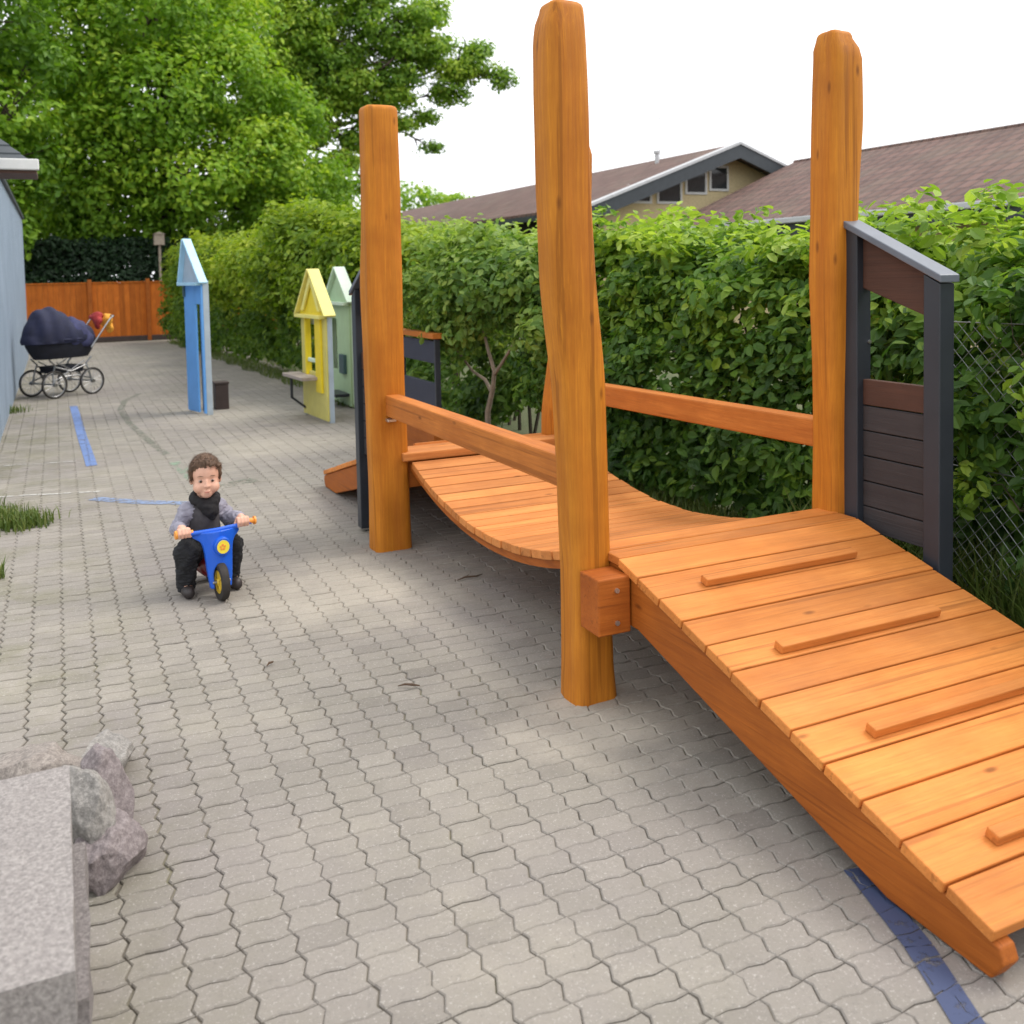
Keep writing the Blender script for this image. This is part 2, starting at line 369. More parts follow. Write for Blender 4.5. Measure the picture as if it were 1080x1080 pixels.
# ------------------------------------------------------------------ camera, sky, sun
H = 1.5
def setup_camera():
    yaw, p, r = radians(25.2), radians(3.2), radians(1.2)
    F = Vector((sin(yaw) * cos(p), cos(yaw) * cos(p), -sin(p))); R0 = Vector((cos(yaw), -sin(yaw), 0)); U0 = R0.cross(F)
    R = R0 * cos(r) - U0 * sin(r); U = U0 * cos(r) + R0 * sin(r)
    cam = bpy.data.cameras.new('camera'); o = bpy.data.objects.new('camera', cam); COL.objects.link(o)
    m = Matrix((R, U, -F)).transposed().to_4x4(); m.translation = (0, 0, H); o.matrix_world = m
    cam.sensor_width = 36; cam.lens = 36 * 1020 / 1080; cam.shift_y = -196 / 1080; cam.clip_start = .05; cam.clip_end = 2000
    cam.dof.use_dof = True; cam.dof.focus_distance = 3.6; cam.dof.aperture_fstop = 4.0
    S.camera = o
setup_camera()
SUNDIR = Vector((.62, -.10, .88)).normalized()
def setup_light():
    w = bpy.data.worlds.new('World'); S.world = w; w.use_nodes = True; nt = w.node_tree
    sky = nt.nodes.new('ShaderNodeTexSky'); sky.sky_type = 'NISHITA'; sky.sun_disc = False
    sky.sun_elevation = math.asin(SUNDIR.z); sky.sun_rotation = atan2(SUNDIR.x, SUNDIR.y); sky.dust_density = 4; sky.air_density = 1.0
    mx = nt.nodes.new('ShaderNodeMix'); mx.data_type = 'RGBA'; mx.inputs[0].default_value = .86
    nt.links.new(sky.outputs[0], mx.inputs[6]); mx.inputs[7].default_value = (10.6, 10.7, 11.0, 1)     # bright even overcast
    bg = nt.nodes['Background']; nt.links.new(mx.outputs[2], bg.inputs[0]); bg.inputs[1].default_value = .118
    sl = bpy.data.lights.new('sun', 'SUN'); sl.energy = 1.7; sl.angle = radians(30); sl.color = (1, .95, .87)
    so = bpy.data.objects.new('sun', sl); COL.objects.link(so); so.rotation_euler = SUNDIR.to_track_quat('Z', 'Y').to_euler()
    S.view_settings.view_transform = 'Standard'; S.view_settings.look = 'None'; S.view_settings.exposure = .44; S.view_settings.gamma = 1
setup_light()

# ------------------------------------------------------------------ ground, paving, painted lines
MB().add([(-300, -300, -.03), (300, -300, -.03), (300, 300, -.03), (-300, 300, -.03)], [(0, 1, 2, 3)]).build('ground', M['ground'], kind='structure')
MB().add([(-.62, .2, -.0075), (3.32, .2, -.0075), (3.32, 25.4, -.0075), (-.62, 25.4, -.0075)], [(0, 1, 2, 3)]).build('joint_sand', M['joint'], kind='structure')
PW, PD = .1165, .0795
def paver_poly(k, j, inset):
    """outline of one interlocking stone: zigzag flanks, slightly S-curved ends"""
    off = PD * (.5 * (k % 2)) * .0
    x0 = k * PW - .62; y0 = j * PD + .25 + off
    def zig(u): return .0078 * (abs(((u * 2 + .5) % 2) - 1) * 2 - 1)
    def wav(t): return .0048 * sin(2 * pi * t)
    pts = []
    for t in (0, .3, .7): pts.append((x0 + t * PW, y0 + wav(t), 't', t))
    out = []
    us = (0, .25, .75)
    for t in (0, .33, .67): out.append((x0 + t * PW + zig(0), y0 + wav(t)))
    for u in us: out.append((x0 + PW + zig(u), y0 + u * PD + wav(1)))
    for t in (1, .67, .33): out.append((x0 + t * PW + zig(0), y0 + PD + wav(t)))
    for u in (1, .75, .25): out.append((x0 + zig(u), y0 + u * PD + wav(0)))
    a = np.array(out); c = a.mean(0)
    n = len(a); e = np.roll(a, -1, 0) - a; e /= np.linalg.norm(e, axis=1)[:, None] + 1e-9
    nr = np.stack([-e[:, 1], e[:, 0]], 1); nn = nr + np.roll(nr, 1, 0); nn /= np.linalg.norm(nn, axis=1)[:, None] + 1e-9
    return a + nn * inset, c, nn
MB().add([(2.50, 3.05, .006), (3.6, 3.05, .006), (3.6, 8.6, .006), (3.0, 8.6, .006), (2.9, 6.4, .006), (2.5, 5.0, .006)], [(0, 1, 2, 3, 4, 5)]).build('deck_shade_sheet', M['deckshade'], kind='structure')  # dark sheet over the paving: shade under the deck put into its colour
PAVERS = []
def build_paving():
    V = []; Fq = []; Ft = []; T = []; tops = []
    rng = np.random.default_rng(5)
    for k in range(0, 34):
        for j in range(0, 316):
            y = j * PD + .25
            if k >= 31 and rng.random() < .3: continue
            near = y < 9
            cx = k * PW - .62
            loose = mnoise.noise((cx * .9, y * .9, 3.7))          # some fields have wider joints
            ins = .0007 + max(0, loose) * .0036 + rng.random() * .0008 + (.0018 if cx < .2 else 0) * rng.random()
            p, c, nn = paver_poly(k, j, ins)
            dx, dy, da = rng.normal(0, .0007), rng.normal(0, .0007), rng.normal(0, .006)
            q = p - c; p = c + np.stack([q[:, 0] * cos(da) - q[:, 1] * sin(da), q[:, 0] * sin(da) + q[:, 1] * cos(da)], 1) + (dx, dy)
            z = rng.normal(0, .0009) + .0018 * mnoise.noise((cx * .8, y * .8, 8)); tx, ty = rng.normal(0, .010, 2)
            zt = z + (p - c) @ np.array([tx, ty])
            PAVERS.append((p, z))
            pi_ = p + nn * .0035; n0 = len(V); n = len(p)
            for i in range(n): V.append((pi_[i, 0], pi_[i, 1], zt[i]))
            for i in range(n): V.append((p[i, 0], p[i, 1], zt[i] - .0032))
            for i in range(n): V.append((p[i, 0], p[i, 1], -.02))
            tops.append(tuple(range(n0, n0 + n)))
            for r in (0, 1):
                for i in range(n): Fq.append((n0 + r * n + i, n0 + (r + 1) * n + i, n0 + (r + 1) * n + (i + 1) % n, n0 + r * n + (i + 1) % n))
            T += [min(1, max(0, rng.normal(.5, .19)))] * (3 * n)
    me = bpy.data.meshes.new('paving'); me.from_pydata(V, [], tops + Fq); me.update()
    a = me.attributes.new('tone', 'FLOAT', 'POINT'); a.data.foreach_set('value', np.array(T, dtype=np.float32))
    me.materials.append(M['paver']); o = bpy.data.objects.new('paving', me); COL.objects.link(o); o['kind'] = 'structure'
build_paving()
def clip(poly, quad):
    out = [tuple(p) for p in poly]
    for i in range(len(quad)):
        a, b = quad[i], quad[(i + 1) % len(quad)]; inp = out; out = []
        if not inp: break
        sd = lambda p: (b[0] - a[0]) * (p[1] - a[1]) - (b[1] - a[1]) * (p[0] - a[0])
        for k in range(len(inp)):
            p, q = inp[k - 1], inp[k]; sp, sq = sd(p), sd(q)
            if sp >= 0: 
                if sq >= 0: out.append(q)
                else: t = sp / (sp - sq); out.append((p[0] + (q[0] - p[0]) * t, p[1] + (q[1] - p[1]) * t))
            elif sq >= 0:
                t = sp / (sp - sq); out.append((p[0] + (q[0] - p[0]) * t, p[1] + (q[1] - p[1]) * t)); out.append(q)
    return out
def painted(name, pts, w, mat):
    """paint lying on the stones: every stone's top clipped to the band"""
    mb = MB()
    for (a, b) in zip(pts[:-1], pts[1:]):
        A, B = np.array(a), np.array(b); d = (B - A) / np.linalg.norm(B - A); n = np.array([-d[1], d[0]]) * w / 2
        quad = [A - n, B - n, B + n, A + n]
        lo = np.min(quad, 0) - .12; hi = np.max(quad, 0) + .12
        for p, z in PAVERS:
            c = p[0]
            if c[0] < lo[0] or c[1] < lo[1] or c[0] > hi[0] or c[1] > hi[1]: continue
            r = clip(p, quad)
            if len(r) > 2: mb.add([(x, y, z + .0035) for x, y in r], [tuple(range(len(r)))])
    return mb.build(name, mat, kind='structure')
painted('painted_line', [(1.735, 1.75), (1.722, 1.70), (1.69, 1.60), (1.652, 1.48), (1.60, 1.36), (1.56, 1.27), (1.51, 1.17), (1.42, 1.0)], .066, M['lineblue'])
painted('painted_line', [(.135, 12.7), (.155, 11.4), (.17, 10.2), (.19, 9.3), (.205, 8.5)], .085, M['linelight'])
painted('painted_line', [(.17, 7.22), (.30, 7.08), (.45, 6.93), (.75, 6.72)], .10, M['linefaint'])
painted('painted_line', [(.95, 13.6), (.72, 12.9), (.62, 12.0), (.64, 10.8), (.72, 9.6), (.80, 8.7)], .07, M['linegreen'])
painted('painted_line', [(.82, 8.3), (.86, 7.7), (.90, 7.0)], .09, M['linemint'])
painted('painted_line', [(-.45, 7.62), (-.1, 7.52), (.25, 7.42)], .035, M['linewhite'])
painted('painted_line', [(-.45, 8.9), (-.1, 8.82), (.1, 8.78)], .03, M['linewhite'])
painted('sand_strip', [(1.02, 7.15), (1.28, 7.25)], .16, M['linegreen'])

# ------------------------------------------------------------------ the play bridge
BR = thing('play_bridge', 'orange stained timber play bridge with sagging plank deck, tall rough posts and ramps', 'play bridge', (2.2, 3.95, 0))
def post(prof, cy, wy, seed, cut=0.0, n=28, expo=4.2):
    """hewn post: rounded-square section that wanders along the height"""
    mb = MB(); zs = np.linspace(prof[-1][0], prof[0][0], 64); P = np.array(prof[::-1])
    cxs = np.interp(zs, P[:, 0], P[:, 1]); ws = np.interp(zs, P[:, 0], P[:, 2]) * 1.07; rings = []
    def ring(z, cx, cyy, wx, wyy, tilt=0):
        r = []
        for k in range(n):
            a = 2 * pi * k / n; ca, sa = cos(a), sin(a)
            m = (abs(ca) ** expo + abs(sa) ** expo) ** (-1 / expo)
            nz = mnoise.noise((ca * 1.1 + seed * 9.1, sa * 1.1, z * 1.7)) * .010 + mnoise.noise((ca * 3 + seed, sa * 3, z * 3.2)) * .0025
            x, y = ca * m * (wx / 2 + nz), sa * m * (wyy / 2 + nz)
            r.append((cx + x, cyy + y, z + tilt * x))
        return r
    for z, cx, w in zip(zs, cxs, ws): rings.append(ring(z, cx, cy + mnoise.noise((seed * 3.3, 0, z)) * .012, w, wy * (w / ws.mean())))
    zt, cx, w = zs[-1], cxs[-1], ws[-1]
    for dz, sc in ((.012, .97), (.022, .90), (.028, .78), (.031, .5)):
        rings.append(ring(zt + dz, cx, cy + mnoise.noise((seed * 3.3, 0, zt)) * .012, w * sc, wy * (w / ws.mean()) * sc, cut))
    return mb.loft(rings)
post([(2.374, 1.590, .126), (2.34, 1.583, .140), (2.28, 1.579, .150), (2.096, 1.577, .153), (1.777, 1.582, .154), (1.454, 1.597, .154), (1.25, 1.612, .150), (1.125, 1.623, .147), (.792, 1.636, .142), (.454, 1.644, .143), (.115, 1.642, .149), (-.03, 1.645, .160)], 2.925, .15, 1).build('post', M['post'], BR, True, smooth=50)
post([(2.375, 1.608, .172), (1.959, 1.606, .180), (1.448, 1.601, .188), (.931, 1.602, .189), (.408, 1.606, .194), (-.03, 1.613, .20)], 5.06, .16, 2, expo=7).build('post', M['post'], BR, True, smooth=50)
post([(2.385, 2.815, .116), (2.36, 2.822, .142), (2.31, 2.831, .152), (2.059, 2.827, .156), (1.799, 2.819, .154), (1.424, 2.811, .149), (1.045, 2.815, .144), (.661, 2.823, .142), (-.03, 2.83, .15)], 2.95, .15, 3).build('post', M['post'], BR, True, smooth=50)
post([(2.26, 2.862, .12), (2.2, 2.866, .15), (1.7, 2.84, .155), (1.2, 2.77, .15), (.65, 2.70, .155), (-.03, 2.68, .16)], 5.12, .15, 4).build('post', M['post'], BR, True, smooth=50)

def rail_part(x0, y0, z0, y1, z1, x1=None, w=.085, h=.115):
    x1 = x0 if x1 is None else x1
    mb = MB(); a = Vector((x0 - w / 2, y0, z0 - h)); d = Vector((x1 - x0, y1 - y0, z1 - z0))
    return mb.obox(a, (w, 0, 0), d, (0, 0, h)).build('handrail', M['rail'], BR, True, bevel=.008)
r1 = rail_part(1.612, 2.985, .855, 4.985, .853, 1.622)
b = MB(); b.box((1.575, 4.972, .705), (1.625, 4.99, .725)); b.box((1.575, 4.93, .712), (1.625, 4.972, .728)); b.build('rail_bracket', M['bolt'], BR, True, bevel=.003)
rail_part(2.80, 3.01, .88, 5.06, .856, 2.76)

def deck_z(y):
    t = (y - 2.99) / (4.98 - 2.99); return .505 - .175 * 4 * t * (1 - t)
def build_deck():
    mb = MB(); n = 20; y0, y1 = 3.01, 4.93
    for i in range(n):
        ya = y0 + (y1 - y0) * i / n; yb = y0 + (y1 - y0) * (i + 1) / n - .007
        za, zb = deck_z(ya), deck_z(yb); d = Vector((0, yb - ya, zb - za)); nz = Vector((0, -(zb - za), yb - ya)).normalized()
        j = random.uniform(-.006, .006); s0 = 1.70 + random.uniform(-.004, .004)
        mb.obox(Vector((s0, ya, za)) - nz * .036, (1.02 + j, random.uniform(-.003, .003), 0), d, nz * .036)
    mb.build('deck', M['deckplank'], BR, True, bevel=.004)
    for x in (1.712, 2.666):
        st = MB(); rings = []
        for y in np.linspace(3.0, 4.98, 24):
            z = deck_z(y) - .039; rings.append([(x, y, z), (x + .045, y, z), (x + .045, y, z - .032), (x, y, z - .032)][::-1])
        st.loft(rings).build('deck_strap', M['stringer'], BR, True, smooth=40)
    # threshold boards and bearing beams at both ends
    t = MB(); t.box((1.66, 4.94, .487), (2.78, 5.06, .532)); t.build('threshold_board', M['deckplank'], BR, True, bevel=.006)
    t = MB(); t.box((1.69, 5.0, .33), (2.70, 5.05, .48)); t.build('bearing_beam', M['stringer'], BR, True, bevel=.006)
    t = MB(); t.box((1.72, 2.99, .31), (2.75, 3.035, .452)); t.build('bearing_beam', M['stringer'], BR, True, bevel=.006)
build_deck()
# beam end bolted to the near post
bl = MB(); bl.box((1.575, 2.722, .285), (1.700, 2.848, .478)); BK = bl.build('beam_end', M['block'], BR, True, bevel=.006)
for z in (.325, .435):
    q = MB(); q.tube([(1.645, 2.7225, z), (1.645, 2.716, z)], .0085, 10); q.build('bolt', M['bolt'], BK, True)

def ramp(sgn, tagside):
    """planked ramp; sgn -1 runs towards -y from the near end, +1 towards +y from the far end"""
    if sgn < 0: xs = (1.695, 2.775); yt, zt = 2.985, .527; yk = 2.79; yb, zb = 1.325, .118
    else: xs = (1.665, 2.78); yt, zt = 5.06, .524; yk = 5.22; yb, zb = 6.75, .118
    L = sqrt((yb - yk) ** 2 + (zb - .520) ** 2); u = Vector((0, (yb - yk) / L, (zb - .520) / L)); nrm = Vector((0, -u.z * sgn, u.y * sgn)) 
    K = Vector((0, yk, .520)); th = .030
    mb = MB()
    # flat planks at the landing
    m = 2
    for i in range(m):
        ya = yk + (yt - yk) * i / m; yb2 = yk + (yt - yk) * (i + 1) / m - .006 * (1 if yt > yk else -1)
        a, b_ = min(ya, yb2), max(ya, yb2)
        mb.box((xs[0] + random.uniform(-.003, .003), a, .520 - th + .002 * i), (xs[1] + random.uniform(-.003, .003), b_, .520 + .002 * i))
    n = 12
    for i in range(n):
        a = L * i / n + .003; e = L * (i + 1) / n - .003
        p = K + u * a - nrm * (th + random.uniform(0, .002))
        x0 = xs[0] + random.uniform(-.004, .003); x1 = xs[1] + random.uniform(-.004, .004)
        mb.obox((x0, p.y, p.z), (x1 - x0, 0, 0), u * (e - a), nrm * th)
    R = mb.build('ramp', M['plank'], BR, True, bevel=.004)
    for x in (xs[0] + .010, xs[1] - .058):
        dep = .155
        top0 = Vector((x, yk + .07 * -sgn, .487)); 
        P = [K - nrm * (th + .003) + u * 0, K + u * (L + .012) - nrm * (th + .003)]
        e = P[1]; poly = [(x, P[0].y - .12 * sgn, .486), (x, P[0].y, .486), (x, e.y, e.z), (x, e.y + .012 * sgn, .052), (x, e.y - .02 * sgn, .004), (x, e.y - .30 * sgn, .012),
                (x, yk + .10 * sgn, .30), (x, yk - .12 * sgn, .30)]
        if sgn < 0: poly = poly
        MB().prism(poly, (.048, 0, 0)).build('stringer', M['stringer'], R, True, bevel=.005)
    for k in range(4):
        d = .225 + k * .372; p = K + u * (d - .018) + nrm * .0005
        xa = 1.895 + random.uniform(-.015, .02); xb = xa + .655
        MB().obox((xa, p.y, p.z), (xb - xa, 0, 0), u * .036, nrm * .027).build('cleat', M['plank'], R, True, bevel=.004)
    return R
ramp(-1, 0); ramp(1, 0)
for o in list(bpy.data.objects):     # outward normals for prisms made in either winding
    if o.type == 'MESH' and o.name.startswith('stringer'):
        bm = bmesh.new(); bm.from_mesh(o.data); bmesh.ops.recalc_face_normals(bm, faces=bm.faces); bm.to_mesh(o.data); bm.free()

def side_panel(x, ynear, yfar, ztall, zlow, tall_at, zb):
    """dark gable-half panel: two stiles, sloping cap, boards with a window gap"""
    s = .072; y0, y1 = min(ynear, yfar), max(ynear, yfar); X0, X1 = x, x + s
    def zc(y): return ztall + (zlow - ztall) * abs(y - tall_at) / (y1 - y0)
    inf = MB(); xi = x + .03
    hb = .099
    zw0 = 1.055
    for i in range(5):
        z0 = zw0 - hb * (i + 2); 
        if z0 + hb < .06: break
        inf.box((xi, y0 + s, z0), (xi + .028, y1 - s, z0 + hb - .0045))
    IN = inf.build('side_panel', M['infill'], BR, True, bevel=.003)
    t = MB(); t.box((xi, y0 + s, zw0 - hb), (xi + .03, y1 - s, zw0)); t.build('brown_board', M['infill_brown'], IN, True, bevel=.003)
    za, zb2 = zc(y0 + s) - .03, zc(y1 - s) - .03
    t = MB(); t.hexa([(xi, y0 + s, za - .155), (xi + .03, y0 + s, za - .155), (xi + .03, y1 - s, zb2 - .205 if zb2 > za else zb2 - .155), (xi, y1 - s, zb2 - .205 if zb2 > za else zb2 - .155), (xi, y0 + s, za), (xi + .03, y0 + s, za), (xi + .03, y1 - s, zb2), (xi, y1 - s, zb2)])
    t.build('brown_board', M['infill_brown'], IN, True, bevel=.003)
    for (a, e) in ((y0, y0 + s), (y1 - s, y1)):
        q = MB(); q.hexa([(X0, a, zb), (X1, a, zb), (X1, e, zb), (X0, e, zb), (X0, a, zc(a) - .028), (X1, a, zc(a) - .028), (X1, e, zc(e) - .028), (X0, e, zc(e) - .028)])
        q.build('stile', M['slate'], IN, True, bevel=.004)
    q = MB(); a, e = y0 - .012, y1 + .012
    za, ze = zc(y0) - .024, zc(y1) - .024
    q.hexa([(X0 - .012, a, za), (X1 + .012, a, za), (X1 + .012, e, ze), (X0 - .012, e, ze), (X0 - .012, a, za + .028), (X1 + .012, a, za + .028), (X1 + .012, e, ze + .028), (X0 - .012, e, ze + .028)])
    q.build('cap_board', M['slatecap'], IN, True, bevel=.004)
    for z in (1.52, 1.20, .78):
        if z < zlow: q = MB(); yy = (y1 - s - .001) if tall_at > y0 + .01 else (y0 + s + .001); d = -.006 if tall_at > y0 + .01 else .006; q.tube([(x + .062, yy, z), (x + .062, yy + d, z)], .007, 8); q.build('bolt', M['bolt'], IN, True)
side_panel(2.80, 2.425, 2.885, 1.68, 1.455, 2.885, .02)
side_panel(1.556, 5.50, 5.16, 1.60, 1.40, 5.17, .02)

# ------------------------------------------------------------------ playhouse fronts along the path
def playhouse(name, label, loc, rz, W, D, eave, apex, over, mats, opening, extra=None, roofd=None, apx=0.0):
    """local: x along the front (+x nearer to the viewer), -y out of the front"""
    t = thing(name, label, 'playhouse', loc, rz)
    mw, mg, mr, ms = mats; h = W / 2; th = .022
    x0, x1, z0, z1 = opening
    mb = MB()
    mb.box((-h, 0, .02), (x0, th, eave)); mb.box((x1, 0, .02), (h, th, eave))
    mb.box((x0, .001, z1), (x1, th - .001, eave))
    if z0 > .06: mb.box((x0, .001, .02), (x1, th - .001, z0))
    wl = mb.build('wall', mw, t, bevel=.003)
    g = MB(); slope = (apex - eave) / (h + over)
    za = apex - .03
    g.prism([(-h - over * .6, .004, eave), (h + over * .6, .004, eave), (apx, .004, za)], (0, .02, 0)); g.build('gable', mg, t)
    for sx in (-1, 1):
        q = MB(); q.box((sx * h - (.012 if sx > 0 else -.012) - .012, th + .001, .0), (sx * h + (.0 if sx > 0 else .024) - (.012 if sx > 0 else .012) + .012, D, eave + .02)); q.build('side_board', ms, t, bevel=.003)
        r = MB(); a = Vector((apx, -.045, apex)); e = Vector((sx * (h + over), -.045, eave - over * slope * .2)); d = (e - a); n = Vector((-d.z * sx, 0, d.x * sx)).normalized()
        r.obox(a, d, (0, (roofd or D) + .05, 0), n * .026); 
        ro = r.build('roof_board', mr, t, bevel=.003)
        bm = bmesh.new(); bm.from_mesh(ro.data); bmesh.ops.recalc_face_normals(bm, faces=bm.faces); bm.to_mesh(ro.data); bm.free()
    q = MB(); q.box((-h - .02, -.07, eave - .035), (h + .01, -.0005, eave)); q.build('ledge', mr, t, bevel=.003)
    q = MB(); q.box((-h + .02, D - .02, eave * .9), (h - .02, D - .002, eave)); q.build('back_rail', ms, t, bevel=.003)
    if extra: extra(t, h, D)
    return t
RZ = -pi / 2
def bl_extra(t, h, D):
    q = MB(); q.box((-h + .01, -.02, 1.30), (-h + .05, -.0005, 1.42)); q.build('ledge_bracket', M['teal'], t, bevel=.003)
    q = MB(); q.box((.03, D - .03, .02), (.06, D - .004, 1.3)); q.build('inner_post', M['slate'], t, bevel=.003)
playhouse('playhouse_front', 'tall narrow blue playhouse front with pale blue pointed roof on the path', (1.365, 11.20, 0), RZ + radians(14), .50, .09, 1.46, 1.93, .06,
          (M['blue'], M['bluegrey'], M['paleblue'], M['bluegrey']), (.07, .21, .02, 1.22), bl_extra, .045, -.13)  # gable in blue-grey: its shade put into the colour; side boards are blue-grey
def ye_extra(t, h, D):
    q = MB(); q.box((-h - .12, -.19, .425), (h * .45, -.0005, .46)); cn = q.build('counter', M['counter'], t, bevel=.004)
    q = MB(); q.box((-h + .06, -.16, .20), (-h + .085, -.135, .4245)); q.obox((-h + .06, -.16, .20), (.025, 0, 0), (0, .16, -.13), (0, 0, .03)); q.build('bracket', M['slate'], cn)
    q = MB(); q.box((.13, -.026, .30), (.31, -.001, 1.06)); q.build('shutter', M['yellow'], t, bevel=.003)
    q = MB(); q.box((-.20, -.012, .60), (.10, .010, .64)); q.build('window_bar', M['mint'], t, bevel=.003)
    q = MB(); q.box((-.205, -.03, .46), (-.16, .03, 1.06)); q.build('window_post', M['yellow'], t, bevel=.003)
    q = MB(); q.prism([(-.34, -.022, 1.14), (-.26, -.022, 1.14), (.02, -.022, 1.45), (-.03, -.022, 1.49)], (0, .018, 0)); q.prism([(.30, -.021, 1.14), (.05, -.021, 1.50), (-.02, -.021, 1.47), (.22, -.021, 1.14)], (0, .018, 0)); q.build('gable_trim', M['paleyellow'], t)
playhouse('playhouse_front', 'yellow playhouse front with open shop window and brown counter', (2.42, 10.05, 0), RZ + radians(4), .82, .075, 1.10, 1.56, .09,
          (M['dullyellow'], M['yellow'], M['paleyellow'], M['bluegrey']), (-.19, .13, .50, 1.06), ye_extra)
def gr_extra(t, h, D):
    q = MB(); q.box((.10, -.04, .38), (.30, -.0005, .60)); q.build('hatch', M['teal'], t, bevel=.004)
    q = MB(); q.box((-.1, -.16, .13), (h - .06, -.0005, .165)); q.build('foot_shelf', M['slate'], t, bevel=.004)
playhouse('playhouse_front', 'pale green playhouse front half hidden behind the yellow one', (2.96, 11.02, 0), RZ, .88, .08, 1.20, 1.585, .09,
          (M['green'], M['green'], M['mint'], M['mint']), (-.35, -.10, .40, 1.0), gr_extra)
bx = thing('storage_box', 'small dark brown box on the paving behind the blue playhouse front', 'box', (1.67, 11.46, 0))
MB().box((-.075, -.09, .0), (.075, .09, .285)).build('box_body', M['darkbrown'], bx, bevel=.006)
MB().box((-.082, -.097, .287), (.082, .097, .315)).build('box_lid', M['darkbrown'], bx, bevel=.005)
# dark booth by the hedge, seen between the bridge posts
bo = thing('play_booth', 'low dark navy play booth with orange top rail beyond the left bridge post', 'play booth', (2.74, 7.66, 0))
q = MB(); q.box((-.02, -.42, .28), (.01, .42, .62)); q.box((-.02, -.42, .78), (.01, .42, .96)); q.build('panel', plain('navy_board', (.022, .025, .048), .5), bo, bevel=.003)
q = MB(); q.box((-.05, -.46, .98), (.04, .46, 1.025)); q.build('top_rail', M['rail'], bo, bevel=.004)
q = MB(); q.box((-.06, -.46, .0), (.04, .46, .25)); q.build('base_board', M['stringer'], bo, bevel=.004)
for y in (-.44, .41):
    q = MB(); q.box((-.025, y, .252), (.02, y + .03, .978)); q.build('upright', M['slate'], bo, bevel=.003)

# ------------------------------------------------------------------ boards at the back
fe = thing('board_fence', 'orange brown board fence across the end of the path', 'fence', (1.2, 25.55, 0))
q = MB(); x = -1.5
while x < 6.5:
    if not any(abs(x - p) < .1 for p in ()):
        q.box((x, 25.54 + random.uniform(-.004, .004), .10), (x + .118, 25.565, 1.43 + random.uniform(-.008, .008)))
    x += .121
q.build('fence_boards', M['fence'], fe, True)
q = MB(); q.box((-1.5, 25.50, 0), (6.5, 25.535, .13)); q.build('kick_board', M['darkbrown'], fe, True, bevel=.005)
q = MB(); q.box((-1.5, 25.52, 1.435), (6.5, 25.58, 1.465)); q.build('cap_rail', M['fence'], fe, True, bevel=.005)
for x in (.70, 2.02, 3.4, 4.8):
    q = MB(); q.box((x, 25.47, 0), (x + .09, 25.537, 1.53)); q.build('fence_post', M['stringer'], fe, True, bevel=.006)
np_ = thing('nest_box_pole', 'weathered beige nest box on a thin pole behind the board fence', 'nest box', (2.50, 27.0, 0))
MB().tube([(0, 0, 0), (.02, 0, 2.4)], .035, 8).build('pole', M['nest'], np_)
MB().box((-.12, -.12, 2.40), (.14, .12, 2.68)).build('box', M['nest'], np_, bevel=.01)
MB().prism([(-.15, -.15, 2.682), (.17, -.15, 2.682), (.01, -.15, 2.75)], (0, .3, 0)).build('roof', M['nest'], np_)

# ------------------------------------------------------------------ grey building on the left, its canopy
gb = thing('grey_building', 'blue grey building with vertical boards along the left edge of the path', 'building', (-1.5, 15, 0))
q = MB(); y = 8.2
while y < 21.2:
    q.box((-.60, y, .0), (-.535, y + .11, 2.72)); q.box((-.62, y + .11, .0), (-.60, y + .22, 2.715)); y += .22
q.box((-4, 8.2, 0), (-.60, 8.26, 2.7)); q.box((-4, 21.15, 0), (-.60, 21.2, 2.7))
q.build('wall', M['wallgrey'], gb, True)
q = MB(); q.hexa([(-4, 8.1, 2.73), (-.50, 8.1, 2.73), (-.50, 21.3, 2.73), (-4, 21.3, 2.73), (-4, 8.1, 2.82), (-.50, 8.1, 2.78), (-.50, 21.3, 2.78), (-4, 21.3, 2.82)])
q.build('roof', M['fascia'], gb, True)
q = MB(); q.hexa([(-2.6, 9.0, 2.40), (-.10, 9.0, 2.40), (-.10, 9.75, 2.42), (-2.6, 9.75, 2.42), (-2.6, 9.0, 2.43), (-.10, 9.0, 2.43), (-.10, 9.75, 2.46), (-2.6, 9.75, 2.46)])
cp = q.build('canopy', plain('canopy_soffit', (.11, .055, .04), .7), gb, True)
q = MB(); q.box((-2.6, 8.95, 2.425), (-.08, 8.998, 2.515)); q.build('canopy_fascia', M['white'], cp, True, bevel=.008)
q = MB()
for i in range(7):
    a = .105 * i; q.hexa([(-2.6, 9.0 + a, 2.47 + a * .75), (-.13 - a * .8, 9.0 + a, 2.47 + a * .75), (-.13 - a * .8 - .08, 9.1 + a, 2.535 + a * .75), (-2.6, 9.1 + a, 2.535 + a * .75), (-2.6, 9.0 + a, 2.50 + a * .75), (-.13 - a * .8, 9.0 + a, 2.50 + a * .75), (-.13 - a * .8 - .08, 9.1 + a, 2.565 + a * .75), (-2.6, 9.1 + a, 2.565 + a * .75)])
q.build('canopy_tiles', M['fascia'], cp, True)

